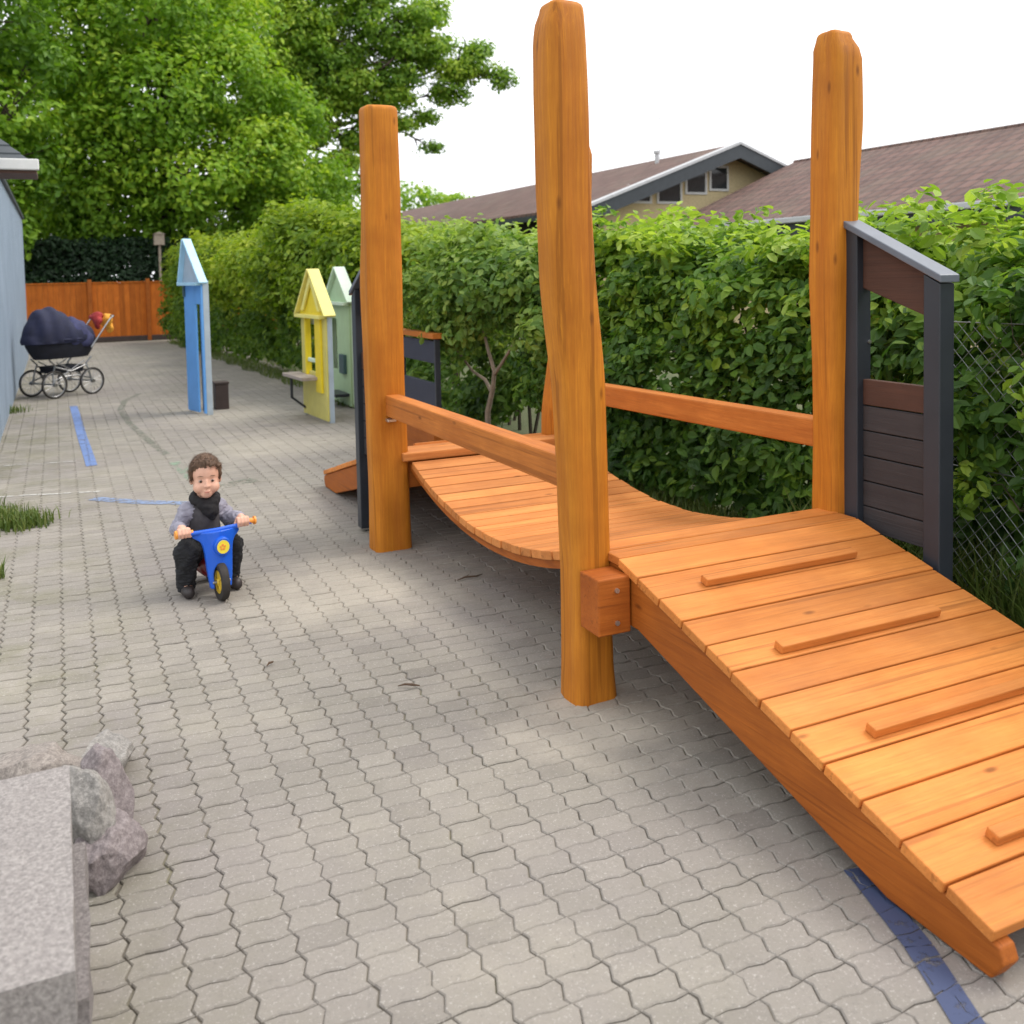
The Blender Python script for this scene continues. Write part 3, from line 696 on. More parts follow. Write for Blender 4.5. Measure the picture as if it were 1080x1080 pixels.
# ------------------------------------------------------------------ houses beyond the hedge
ha = thing('gabled_house', 'cream brick house with brown tiled roof, dark gable boards and small upper windows', 'house', (16, 30, 0))
ex, ez, rx, rz_, fx, fz = 11.5, 3.05, 15.9, 4.66, 20.3, 3.05
q = MB()
q.hexa([(ex, 20.0, ez - .12), (rx, 20.0, rz_ - .12), (rx, 46, rz_ - .12), (ex, 46, ez - .12), (ex, 20.0, ez), (rx, 20.0, rz_), (rx, 46, rz_), (ex, 46, ez)])
q.hexa([(rx, 20.0, rz_ - .12), (fx, 20.0, fz - .12), (fx, 46, fz - .12), (rx, 46, rz_ - .12), (rx, 20.0, rz_), (fx, 20.0, fz), (fx, 46, fz), (rx, 46, rz_)])
RA = q.build('roof', M['tile'], ha, True)
q = MB()
for (xa, za, xb, zb) in ((ex, ez, rx, rz_), (rx, rz_, fx, fz)):
    q.hexa([(xa, 19.93, za - .38), (xb, 19.93, zb - .38), (xb, 19.995, zb - .38), (xa, 19.995, za - .38), (xa, 19.93, za - .04), (xb, 19.93, zb - .04), (xb, 19.995, zb - .04), (xa, 19.995, za - .04)])
q.build('barge_board', M['fascia'], RA, True)
q = MB()
for (xa, za, xb, zb) in ((ex, ez, rx, rz_), (rx, rz_, fx, fz)):
    q.hexa([(xa, 19.90, za - .038), (xb, 19.90, zb - .038), (xb, 20.06, zb + .012), (xa, 20.06, za + .012), (xa, 19.90, za + .03), (xb, 19.90, zb + .03), (xb, 20.06, zb + .05), (xa, 20.06, za + .05)])
q.build('verge_trim', M['gutter'], RA, True)
q = MB(); q.box((ex - .06, 20.06, ez - .22), (ex + .0, 46, ez - .08)); q.build('eave_board', M['fascia'], RA, True)
q = MB(); q.tube([(15.33, 22.85, 4.3), (15.33, 22.85, 4.72)], .06, 10); q.tube([(15.33, 22.85, 4.72), (15.33, 22.85, 4.79)], .095, 10); q.tube([(15.8, 23.4, 4.5), (15.8, 23.4, 6.3)], .011, 6); q.build('vent_pipe', M['gutter'], RA, True)
q = MB(); q.prism([(12.3, 20.7, 0), (19.5, 20.7, 0), (19.5, 20.7, 3.16), (rx, 20.7, rz_ - .16), (12.3, 20.7, 3.16)], (0, .25, 0)); q.build('gable_wall', M['cream'], ha, True)
q = MB(); q.box((12.3, 20.952, 0), (12.55, 45.7, 2.95)); q.build('side_wall', M['darkwall'], ha, True)
for (xa, xb, za, zb) in ((13.0, 13.7, 3.15, 3.62), (13.85, 14.62, 3.15, 3.88), (14.72, 15.40, 3.40, 4.08), (15.48, 16.1, 3.5, 4.16)):
    q = MB(); w = .06
    q.box((xa, 20.655, za), (xb, 20.699, za + w)); q.box((xa, 20.655, zb - w), (xb, 20.699, zb)); q.box((xa, 20.655, za + w), (xa + w, 20.699, zb - w)); q.box((xb - w, 20.655, za + w), (xb, 20.699, zb - w))
    W_ = q.build('window', M['white'], ha, True)
    MB().box((xa + w, 20.675, za + w), (xb - w, 20.69, zb - w)).build('pane', M['glass'], W_, True)
hb = thing('tiled_house', 'long low house with brown tiled roof behind the hedge on the right', 'house', (17, 13, 0))
ex, ez, rx, rz_ = 13.45, 2.50, 17.6, 4.22
q = MB()
q.hexa([(ex, 4, ez - .1), (rx, 4, rz_ - .1), (rx, 19.85, rz_ - .1), (ex, 19.85, ez - .1), (ex, 4, ez), (rx, 4, rz_), (rx, 19.85, rz_), (ex, 19.85, ez)])
q.hexa([(rx, 4, rz_ - .1), (2 * rx - ex, 4, ez - .1), (2 * rx - ex, 19.85, ez - .1), (rx, 19.85, rz_ - .1), (rx, 4, rz_), (2 * rx - ex, 4, ez), (2 * rx - ex, 19.85, ez), (rx, 19.85, rz_)])
RB = q.build('roof', M['tile'], hb, True)
q = MB(); q.tube([(rx, 4, rz_ - .015), (rx, 19.85, rz_ - .015)], .06, 8); q.build('ridge_cap', M['tile'], RB, True)
q = MB(); q.box((ex - .12, 4, ez - .135), (ex - .001, 19.85, ez - .02)); q.build('gutter', M['gutter'], RB, True, bevel=.02)
q = MB(); q.box((ex + .0, 4, ez - .36), (ex + .05, 19.85, ez - .14)); q.build('eave_board', M['fascia'], RB, True)
q = MB(); q.box((14.1, 4.5, 0), (21, 19.5, 2.45)); q.build('wall', M['cream'], hb, True)
q = MB(); q.tube([(17.3, 21.2, 3.9), (17.3, 21.2, 6.3)], .012, 6); a = thing('roof_aerial', 'thin aerial mast rising above the gabled roof', 'aerial', (15.2, 24.0, 0))
bpy.data.objects.remove(a)

# ------------------------------------------------------------------ leaves
def leaf_quads(P, N, size, aspect=.62, rng=RNG, fold=.18):
    """leaf = two triangles folded along the midrib; P points, N facing normals"""
    n = len(P); N = N / (np.linalg.norm(N, axis=1)[:, None] + 1e-9)
    r = rng.normal(size=(n, 3)); A = np.cross(N, r); A /= np.linalg.norm(A, axis=1)[:, None] + 1e-9; B = np.cross(N, A)
    s = size * rng.uniform(.65, 1.3, (n, 1)); w = s * aspect * .5
    up = N * fold * s
    V = np.stack([P - A * s * .5, P - A * s * .22 + B * w * .85 + up * .4, P + A * s * .16 + B * w * .80 + up * .35, P + A * s * .5 - up * .35,
                  P + A * s * .16 - B * w * .80 + up * .35, P - A * s * .22 - B * w * .85 + up * .4], 1).reshape(-1, 3)
    i = np.arange(n)[:, None] * 6
    F = np.concatenate([i + np.array([[0, 1, 2, 3]]), i + np.array([[0, 3, 4, 5]])], 0)
    return V, F
def clustered(centers, per, rad, size, tone_c, mat, name, parent, out=None, up=.55, aspect=.62, rng=RNG, flat=.75):
    n = len(centers); C = np.repeat(centers, per, 0)
    d = rng.normal(size=(n * per, 3)); d /= np.linalg.norm(d, axis=1)[:, None] + 1e-9
    rr = rng.uniform(.25, 1, (n * per, 1)) ** .6; rad_ = np.repeat(np.broadcast_to(np.asarray(rad, float).reshape(-1, 1), (n, 1)), per, 0)
    off = d * rr * rad_; off[:, 2] *= flat
    P = C + off
    o = np.repeat(out, per, 0) if out is not None else np.zeros_like(P)
    N = d * .6 + o * .5 + np.array([0, 0, up]) + rng.normal(0, .45, P.shape)
    V, F = leaf_quads(P, N, size, aspect, rng)
    T = np.clip(np.repeat(tone_c, per) + rng.normal(0, .13, n * per), 0, 1)
    return np_mesh(name, V, F, mat, parent, np.repeat(T, 6))
def hedge_points(n, y0, y1, xf, top, depth, rng, lump=.16, zmin=.12, ls=1.6):
    """shoot tips on the lumpy front and top of a hedge running along y"""
    y = rng.uniform(y0, y1, n); 
    u = rng.uniform(0, 1, n); deep = rng.uniform(0, 1, n) ** 1.8
    P = np.zeros((n, 3)); O = np.zeros((n, 3))
    for i in range(n):
        yy = y[i]; tp = top(yy) if callable(top) else top; xx = xf(yy) if callable(xf) else xf
        a = mnoise.noise((yy * ls, 4.2, u[i] * 4.5)) * lump + mnoise.noise((yy * ls * 2.7, 9.2, u[i] * 10)) * lump * .5
        if u[i] < .72:
            z = zmin + (tp - zmin) * (u[i] / .72); bow = .10 * sin(pi * min(1, z / tp)) - .22 * max(0, (z / tp - .8) / .2) ** 2
            P[i] = (xx - bow - a + deep[i] * .28, yy, z); O[i] = (-1, 0, .25)
        else:
            t = (u[i] - .72) / .28; P[i] = (xx + .1 + t * depth, yy, tp + a * .7 - deep[i] * .2); O[i] = (-.2, 0, 1)
    return P, O
def hedge(name, label, y0, y1, xf, top, depth, n, per, rad, size, mat, tone, loc, seed, lump=.16, cat='hedge', zmin=.12, sprig=0, aspect=.62):
    rng = np.random.default_rng(seed); t = thing(name, label, cat, loc)
    P, O = hedge_points(n, y0, y1, xf, top, depth, rng, lump, zmin)
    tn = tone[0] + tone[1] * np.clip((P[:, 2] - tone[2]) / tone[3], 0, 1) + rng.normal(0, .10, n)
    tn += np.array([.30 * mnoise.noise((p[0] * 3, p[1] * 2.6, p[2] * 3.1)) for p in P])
    if sprig:     # new shoots standing out of the top
        m = sprig; yy = rng.uniform(y0, y1, m); pz = np.array([(top(v) if callable(top) else top) for v in yy]) + rng.uniform(.0, 1, m) ** 2 * .24
        xx = np.array([(xf(v) if callable(xf) else xf) for v in yy]) + rng.uniform(-.1, depth, m)
        P = np.concatenate([P, np.stack([xx, yy, pz], 1)]); O = np.concatenate([O, np.tile([0, 0, 1.], (m, 1))]); tn = np.concatenate([tn, rng.normal(tone[0] + tone[1] + .12, .12, m)])
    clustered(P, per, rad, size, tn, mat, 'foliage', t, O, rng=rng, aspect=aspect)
    s = MB()
    for k in range(int((y1 - y0) / .22)):
        yy = y0 + (k + .5) * .22 + rng.uniform(-.08, .08); xx = (xf(yy) if callable(xf) else xf) + rng.uniform(.12, depth * .8); tp = (top(yy) if callable(top) else top)
        pts = [(xx, yy, -.03)]; 
        for z in (.3, .6, .8, .95): pts.append((xx + rng.normal(0, .07), yy + rng.normal(0, .10), tp * z))
        s.tube(pts, [.018, .015, .012, .009, .005], 5)
    s.build('stems', M['twigs'], t, True)
    return t
near_top = lambda y: 1.60 + .04 * sin(y * 1.3) + .08 * mnoise.noise((y * .7, 1, 2)) + .015 * (y - 3)
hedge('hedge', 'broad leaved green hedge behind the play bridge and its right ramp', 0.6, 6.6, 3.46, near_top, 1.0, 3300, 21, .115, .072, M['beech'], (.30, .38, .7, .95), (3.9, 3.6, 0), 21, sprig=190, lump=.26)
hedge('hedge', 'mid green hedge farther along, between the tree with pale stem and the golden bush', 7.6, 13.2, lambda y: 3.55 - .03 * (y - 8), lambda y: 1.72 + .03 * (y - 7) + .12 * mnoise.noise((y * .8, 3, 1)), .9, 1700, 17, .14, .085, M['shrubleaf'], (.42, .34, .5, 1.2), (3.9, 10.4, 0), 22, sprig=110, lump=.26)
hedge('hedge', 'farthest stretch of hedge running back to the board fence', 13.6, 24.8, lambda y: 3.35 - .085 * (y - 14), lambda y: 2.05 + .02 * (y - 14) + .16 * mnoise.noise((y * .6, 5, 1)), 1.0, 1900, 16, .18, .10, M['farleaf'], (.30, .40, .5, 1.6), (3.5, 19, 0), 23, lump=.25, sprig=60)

def blob_plant(name, label, cat, loc, blobs, n, per, rad, size, mat, tone, seed, trunk=None, barkm='bark', aspect=.62, shell=.55, flat=.8, branches=True):
    """crown of leaf clumps spread through several lobes, on a trunk whose limbs reach into every lobe"""
    rng = np.random.default_rng(seed); t = thing(name, label, cat, loc)
    vol = np.array([b[3] ** 2 for b in blobs]); cnt = np.maximum(4, (n * vol / vol.sum()).astype(int))
    C = []; O = []; T = []
    for b, c in zip(blobs, cnt):
        d = rng.normal(size=(c, 3)); d /= np.linalg.norm(d, axis=1)[:, None]; r = rng.uniform(shell, 1.0, (c, 1)) ** .7
        lum = np.array([1 + .38 * mnoise.noise((v[0] * 1.9 + b[0], v[1] * 1.9 + b[1], v[2] * 1.9 + b[2])) for v in d])[:, None]
        sz = b[4] if len(b) > 4 else .85
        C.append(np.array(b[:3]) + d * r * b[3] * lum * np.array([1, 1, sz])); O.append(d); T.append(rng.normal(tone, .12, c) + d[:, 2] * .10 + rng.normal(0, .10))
    C = np.concatenate(C); O = np.concatenate(O); T = np.concatenate(T); keep = C[:, 2] > .05
    clustered(C[keep], per, rad, size, T[keep], mat, 'crown', t, O[keep], rng=rng, aspect=aspect, flat=flat)
    if trunk:
        s = MB(); base, fork, r0 = trunk; base, fork = Vector(base), Vector(fork)
        mid = (base + fork) / 2 + Vector((rng.normal(0, .05), rng.normal(0, .05), 0)) * (fork - base).length
        s.tube([base, base.lerp(mid, .5), mid, fork], [r0 * 1.35, r0 * 1.05, r0 * .95, r0 * .85], 10)
        for b in blobs:
            e = Vector(b[:3]); L = (e - fork).length
            pts = [fork]; 
            for q in (.3, .6, .85, 1.0): pts.append(fork.lerp(e, q) + Vector(rng.normal(0, .06, 3)) * L * (1 if q < 1 else 0) + Vector((0, 0, .10 * L * sin(pi * q))))
            s.tube(pts, [r0 * .5, r0 * .32, r0 * .20, r0 * .11, r0 * .05], 7)
            if branches:
                for k in range(5):
                    d = Vector(rng.normal(size=3)).normalized() * b[3] * .9; st = pts[3].lerp(pts[4], rng.uniform(0, 1))
                    s.tube([st, st + d * .5 + Vector(rng.normal(0, .05, 3)) * b[3], st + d], [r0 * .13, r0 * .08, r0 * .03], 5)
        s.build('trunk', M[barkm], t, True, smooth=60)
    return t
# small tree with the pale forked stem
def pale_stem_tree():
    t = blob_plant('small_tree', 'small light green tree with a pale forked stem beside the plank deck', 'tree', (3.1, 7.05, 0),
        [(3.1, 7.0, 1.42, .42), (2.95, 7.7, 1.30, .40), (3.25, 6.5, 1.38, .38), (3.15, 7.4, 1.62, .36), (3.3, 6.2, 1.1, .32), (3.0, 7.3, 1.12, .30), (3.35, 6.1, .72, .28)],
        560, 26, .13, .068, M['shrubleaf'], .58, 31, shell=.35)
    s = MB()
    s.tube([(3.1, 7.09, -.02), (3.1, 7.08, .38), (3.1, 6.97, .58), (3.1, 6.93, .72), (3.09, 7.02, .88), (3.08, 7.12, 1.1), (3.05, 7.2, 1.4)], [.030, .024, .021, .018, .014, .010, .006], 8)
    s.tube([(3.1, 7.00, .56), (3.1, 7.12, .64), (3.08, 7.32, .69), (3.0, 7.55, .9), (2.95, 7.7, 1.2)], [.017, .014, .011, .009, .005], 7)
    s.tube([(3.1, 6.93, .70), (3.11, 6.80, .80), (3.12, 6.62, .95), (3.2, 6.5, 1.25)], [.016, .013, .010, .006], 7)
    s.tube([(3.09, 7.0, .84), (3.1, 7.08, .97), (3.2, 7.2, 1.2)], [.010, .008, .004], 6)
    s.build('trunk', M['palebark'], t, True, smooth=60)
pale_stem_tree()
blob_plant('golden_bush', 'tall yellow green bush above the hedge behind the blue and yellow playhouse fronts', 'bush', (3.4, 13.5, 0),
    [(3.30, 13.0, 1.80, .72, .95), (3.58, 12.0, 1.78, .62, .9), (3.15, 14.4, 1.62, .72), (3.5, 12.6, 1.2, .8), (3.75, 11.1, 1.66, .52), (3.65, 10.3, 1.6, .42), (3.05, 15.8, 1.55, .68), (2.85, 17.6, 1.50, .6), (3.1, 13.6, 2.15, .45)],
    1300, 20, .19, .09, M['goldleaf'], .45, 32, ((3.6, 13.2, -.03), (3.55, 13.2, .5), .06))

# trees beyond the fence
blob_plant('broadleaf_tree', 'bright green broadleaf tree filling the upper left behind the board fence', 'tree', (3.0, 29.5, 0),
    [(2.6, 28.5, 8.9, 1.9), (0.6, 29.0, 7.6, 1.8), (4.6, 28.6, 7.0, 1.8), (2.6, 27.8, 6.2, 1.9), (5.4, 28.4, 4.9, 1.7), (3.4, 27.6, 4.2, 1.5), (1.2, 28.2, 5.0, 1.6), (5.9, 28.8, 3.3, 1.3), (1.0, 28.6, 3.4, 1.2), (3.0, 28.2, 3.3, 1.0), (2.0, 30.5, 7.0, 2.0), (4.4, 30.5, 9.2, 2.0), (6.4, 29.2, 6.2, 1.2), (.2, 30, 4.2, 1.5), (-.6, 30, 3.0, 1.3), (7.4, 30, 4.2, 1.3), (6.8, 30.5, 2.6, 1.2), (4.2, 28.6, 2.4, .9), (0.2, 29, 10.0, 1.6)],
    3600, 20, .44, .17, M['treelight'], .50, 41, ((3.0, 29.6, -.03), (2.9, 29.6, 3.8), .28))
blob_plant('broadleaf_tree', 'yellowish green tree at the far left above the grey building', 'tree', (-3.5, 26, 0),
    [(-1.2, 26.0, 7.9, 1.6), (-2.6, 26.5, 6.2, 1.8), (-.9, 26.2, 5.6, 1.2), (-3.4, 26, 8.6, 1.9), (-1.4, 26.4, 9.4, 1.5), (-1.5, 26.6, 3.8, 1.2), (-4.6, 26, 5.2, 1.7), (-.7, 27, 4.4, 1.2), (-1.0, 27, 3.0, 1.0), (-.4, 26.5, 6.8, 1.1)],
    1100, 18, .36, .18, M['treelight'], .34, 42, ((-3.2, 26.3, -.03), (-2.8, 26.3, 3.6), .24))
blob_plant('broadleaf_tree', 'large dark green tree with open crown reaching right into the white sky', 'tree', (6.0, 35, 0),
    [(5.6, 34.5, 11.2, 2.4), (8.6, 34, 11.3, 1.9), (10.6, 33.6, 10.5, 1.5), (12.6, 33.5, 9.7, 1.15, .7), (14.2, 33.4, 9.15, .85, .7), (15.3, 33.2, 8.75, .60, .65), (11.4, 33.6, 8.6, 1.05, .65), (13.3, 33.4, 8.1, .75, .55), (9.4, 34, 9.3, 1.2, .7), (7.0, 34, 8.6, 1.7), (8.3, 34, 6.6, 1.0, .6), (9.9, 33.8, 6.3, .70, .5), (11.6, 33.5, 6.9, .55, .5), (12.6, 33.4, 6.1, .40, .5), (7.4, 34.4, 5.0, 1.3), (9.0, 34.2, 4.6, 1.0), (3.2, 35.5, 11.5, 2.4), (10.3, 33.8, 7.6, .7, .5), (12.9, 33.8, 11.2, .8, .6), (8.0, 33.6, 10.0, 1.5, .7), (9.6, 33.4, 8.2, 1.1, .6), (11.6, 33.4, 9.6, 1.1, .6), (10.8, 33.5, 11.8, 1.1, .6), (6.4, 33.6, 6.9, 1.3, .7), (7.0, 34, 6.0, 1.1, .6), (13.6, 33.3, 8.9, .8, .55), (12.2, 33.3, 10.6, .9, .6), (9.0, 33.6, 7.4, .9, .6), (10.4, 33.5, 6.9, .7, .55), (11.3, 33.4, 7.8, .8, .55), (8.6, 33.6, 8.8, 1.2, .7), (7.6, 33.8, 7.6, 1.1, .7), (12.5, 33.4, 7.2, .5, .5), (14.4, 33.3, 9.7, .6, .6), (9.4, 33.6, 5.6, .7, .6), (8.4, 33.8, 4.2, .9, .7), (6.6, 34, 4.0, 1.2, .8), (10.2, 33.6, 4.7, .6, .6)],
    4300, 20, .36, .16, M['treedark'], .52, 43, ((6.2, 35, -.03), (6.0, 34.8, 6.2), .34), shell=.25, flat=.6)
blob_plant('distant_tree', 'small rounded tree top above the brown roof, left of the tallest post', 'tree', (17.5, 50, 0),
    [(17.6, 50, 5.0, 1.8, .8), (20.3, 50, 4.6, 1.7, .8), (15.4, 50, 4.4, 1.4, .8), (22.2, 50, 4.0, 1.4, .8)], 520, 14, .42, .22, M['treelight'], .45, 44, ((18.5, 50, -.03), (18.4, 50, 3.0), .25), branches=False)
hedge('evergreen_hedge', 'dark evergreen hedge behind the orange board fence', -2, 8.5, 0, 2.55, .9, 0, 1, .2, .12, M['hedgedark'], (.4, .2, 1, 1), (2.4, 27.6, 0), 24) if False else None
blob_plant('shrubbery', 'dense green shrubbery under the big trees above the evergreen hedge', 'shrubs', (3, 33, 0),
    [(-3.0, 32.5, 3.6, 1.9), (-.6, 33, 3.2, 1.9), (1.8, 33, 3.7, 1.9), (4.2, 33.2, 3.3, 1.9), (6.6, 33, 3.0, 1.8), (8.6, 33, 2.8, 1.6), (-4.8, 33, 5.2, 2.0), (-2.0, 33, 6.4, 1.7), (0.4, 33, 5.8, 1.8)], 1500, 18, .40, .19, M['treelight'], .36, 45, ((2.0, 33.5, -.03), (2.0, 33.5, 1.0), .15), branches=False)
def dark_hedge():
    rng = np.random.default_rng(24); t = thing('evergreen_hedge', 'dark evergreen hedge behind the orange board fence', 'hedge', (2.4, 27.7, 0))
    n = 2600; x = rng.uniform(-2.5, 8.5, n); z = rng.uniform(.3, 2.55, n); y = 27.4 - np.array([mnoise.noise((a * .8, b, 1)) for a, b in zip(x, z)]) * .25 + rng.uniform(0, .5, n)
    clustered(np.stack([x, y, z], 1), 20, .2, .13, rng.normal(.45, .15, n), M['hedgedark'], 'foliage', t, np.tile([0, -1., .3], (n, 1)), rng=rng)
    s = MB()
    for k in range(16): s.tube([(-2 + k * .65, 27.8, -.03), (-2 + k * .65, 27.8, 2.3)], .03, 5)
    s.build('stems', M['twigs'], t, True)
dark_hedge()

# ------------------------------------------------------------------ grass
def grass(name, pts, hgt, mat, seed):
    rng = np.random.default_rng(seed); n = len(pts); h = hgt * rng.uniform(.45, 1.25, n); az = rng.uniform(0, 2 * pi, n); ln = rng.uniform(.1, .75, n)
    w = .0035 + .003 * rng.random(n); D = np.stack([np.cos(az), np.sin(az), 0 * az], 1); Sd = np.stack([-np.sin(az), np.cos(az), 0 * az], 1); Z = np.array([0, 0, 1.])
    b = pts; m = b + Z * (h * .55)[:, None] + D * (h * ln * .25)[:, None]; tp = b + Z * (h * (1 - .25 * ln))[:, None] + D * (h * ln * .9)[:, None]
    V = np.stack([b - Sd * w[:, None], b + Sd * w[:, None], m + Sd * (w * .8)[:, None], m - Sd * (w * .8)[:, None], tp], 1).reshape(-1, 3)
    i = np.arange(n)[:, None] * 5; F = np.concatenate([i + np.array([[0, 1, 2]]), i + np.array([[0, 2, 3]]), i + np.array([[3, 2, 4]])])
    T = np.clip(rng.normal(.5, .2, n), 0, 1)
    o = np_mesh(name, V, F, mat, None, np.repeat(T, 5), 'stuff'); return o
def strip(n, y0, y1, x0, x1, rng):
    y = y0 + (y1 - y0) * rng.random(n) ** 1.5; return np.stack([x0 + (x1 - x0) * rng.random(n) + .05 * np.sin(y * 5), y, np.full(n, -.02)], 1)
g1 = strip(9000, 1.0, 7.0, 3.20, 3.62, np.random.default_rng(1)); o = grass('grass', g1, .17, M['grass'], 51); tag(o, 'grass fringe at the foot of the hedge beside the bridge', 'grass')
g2 = strip(6000, 1.2, 3.6, 3.12, 3.55, np.random.default_rng(2)); o = grass('tall_grass', g2, .42, M['grass'], 52); tag(o, 'tall tufted grass by the dark panel and wire fence', 'grass')
g3 = strip(9000, 7.0, 24.5, 2.95, 3.4, np.random.default_rng(3)); g3[:, 0] -= np.clip((g3[:, 1] - 12) * .05, 0, .6); o = grass('grass', g3, .10, M['grass'], 53); tag(o, 'low grass edge of the path under the far hedge', 'grass')
rg = np.random.default_rng(4)
def tuft(cx, cy, r, n): a = rg.normal(0, 1, (n, 2)) * r; return np.stack([cx + a[:, 0], cy + a[:, 1], np.full(n, -.01)], 1)
g4 = np.concatenate([tuft(-.36, 6.7, .10, 500), tuft(-.22, 6.62, .07, 260), tuft(-.50, 7.0, .10, 400), tuft(-.52, 12.5, .08, 150), tuft(-.55, 4.6, .08, 200), tuft(-.36, 5.5, .03, 120)])
o = grass('weeds', g4, .11, M['grass'], 54); tag(o, 'low weeds growing out of the joints at the left edge of the paving', 'weeds')

# ------------------------------------------------------------------ wire fence in the hedge
wf = thing('wire_fence', 'chain link wire fence overgrown by the hedge at the right edge', 'fence', (3.40, 2.3, 0))
q = MB(); y0, y1, z0, z1, pit = 1.3, 2.80, .03, 1.27, .062
import itertools
for s in (1, -1):
    k = -int((z1 - z0) / pit) - 1
    for k in range(-int((z1 - z0) / pit) - 1, int((y1 - y0) / pit) + int((z1 - z0) / pit) + 2):
        pts = []
        ya = y0 + k * pit; yb = ya + (z1 - z0)
        if s < 0: A, B = (yb, z0), (ya, z1)
        else: A, B = (ya, z0), (yb, z1)
        # clip in y
        (ay, az), (by, bz) = A, B; m = (bz - az) / (by - ay)
        lo, hi = max(min(ay, by), y0), min(max(ay, by), y1)
        if hi - lo < .02: continue
        q.tube([(3.235 + .0016 * s, lo, az + m * (lo - ay)), (3.235 + .0016 * s, hi, az + m * (hi - ay))], .0014, 4)
q.build('wire_mesh', M['wire'], wf, True)
q = MB()
for z in (.70, 1.275): q.tube([(3.231, y0, z), (3.231, y1, z - .01)], .0026, 6)
q.build('strain_wire', M['wire'], wf, True)
for y in (1.3, 2.80):
    q = MB(); q.tube([(3.26, y, -.03), (3.26, y, 1.30)], .018, 10); q.build('fence_post', M['wire'], wf, True, smooth=40)

blob_plant('shrub_shoots', 'bright leafy shoots poking through the wire fence at the right edge', 'shrub', (3.2, 2.3, 0), [(3.17, 2.20, 1.02, .13), (3.2, 2.46, 1.34, .12), (3.2, 2.05, 1.25, .14), (3.18, 2.62, .62, .09)], 60, 14, .09, .060, M['beech'], .50, 61, ((3.24, 2.3, -.02), (3.22, 2.28, .6), .012), 'twigs', branches=False)
# ------------------------------------------------------------------ stone bench and boulders
sb = thing('stone_bench', 'pinkish grey granite slab bench at the lower left corner', 'stone bench', (-.30, 2.05, 0))
def rough_block(mb, a, b, seed, amp, n=7):
    bm = bmesh.new(); bmesh.ops.create_cube(bm, size=1); bmesh.ops.subdivide_edges(bm, edges=bm.edges, cuts=n, use_grid_fill=True)
    for v in bm.verts:
        p = Vector([a[i] + (b[i] - a[i]) * (v.co[i] + .5) for i in range(3)]); nz = mnoise.noise_vector((p * 7) + Vector((seed, 0, 0))) * amp + mnoise.noise_vector(p * 22 + Vector((0, seed, 0))) * amp * .4
        v.co = p + nz
    bm.verts.index_update(); mb.add([v.co.copy() for v in bm.verts], [[v.index for v in f.verts] for f in bm.faces]); bm.free()
q = MB(); rough_block(q, (-.66, 1.685, .262), (-.018, 2.425, .378), 1.0, .003, 9); q.build('slab', M['granite'], sb, True, smooth=30)
q = MB(); rough_block(q, (-.50, 1.78, -.01), (.004, 2.30, .259), 2.0, .010, 6); q.build('support', M['granitedark'], sb, True, smooth=40)
def boulder(label, c, r, seed, mat, sq=.55, rz=0):
    t = thing('boulder', label, 'boulder', (c[0], c[1], 0), rz, )
    bm = bmesh.new(); bmesh.ops.create_icosphere(bm, subdivisions=5, radius=1); rg = random.Random(seed)
    planes = []
    for k in range(13):
        d = Vector((rg.gauss(0, 1), rg.gauss(0, 1), rg.gauss(0, .8))).normalized(); planes.append((d, rg.uniform(.55, .85)))
    for v in bm.verts:
        p = v.co.copy()
        for d, h in planes:
            e = p.dot(d) - h
            if e > 0: p -= d * e * .92
        p *= 1 + .10 * mnoise.noise(p * 2.3 + Vector((seed, 0, 0))) + .045 * mnoise.noise(p * 6 + Vector((0, seed, 0))) + .018 * mnoise.noise(p * 17)
        v.co = Vector((p.x * r[0], p.y * r[1], p.z * r[2] + c[2]))
    mb = MB(); bm.verts.index_update(); mb.add([v.co.copy() for v in bm.verts], [[v.index for v in f.verts] for f in bm.faces]); bm.free()
    o = mb.build('stone', mat, t, smooth=28); return t
boulder('wide beige boulder behind the stone bench', (-.13, 2.98, .07), (.17, .20, .13), 3, M['rock_a'], rz=.3)
boulder('pointed grey boulder lying farthest from the bench', (.075, 3.10, .05), (.075, .17, .085), 8, M['rock_c'], rz=-.6)
boulder('purple boulder in the middle of the stone pile', (.065, 2.83, .08), (.085, .13, .14), 12, M['rock_b'], rz=.2)
boulder('grey green boulder tucked against the slab bench', (-.005, 2.66, .10), (.085, .12, .16), 17, M['rock_c'], rz=.5)
boulder('rounded brownish boulder nearest the open paving', (.065, 2.60, .055), (.085, .13, .125), 22, M['rock_b'], rz=-.3)

# ------------------------------------------------------------------ twigs and dry leaves
for (x, y, a, L, lab) in ((1.78, 4.32, .1, .15, 'bent brown twig on the paving under the bridge'), (1.10, 3.28, 2.6, .08, 'short dark twig on the open paving in front of the bridge'), (.69, 3.72, .7, .045, 'tiny dark twig on the paving below the toy bike')):
    t = thing('twig', lab, 'twig', (x, y, .006), a)
    MB().tube([(-L / 2, 0, .003), (-L * .15, L * .06, .008), (L * .2, -L * .02, .006), (L / 2, L * .1, .003)], [.002, .0045, .004, .0015], 6).build('stick', M['leafdead'], t)
    MB().tube([(-L * .15, L * .06, .008), (L * .05, L * .2, .01)], [.003, .001], 5).build('side_shoot', M['leafdead'], t)

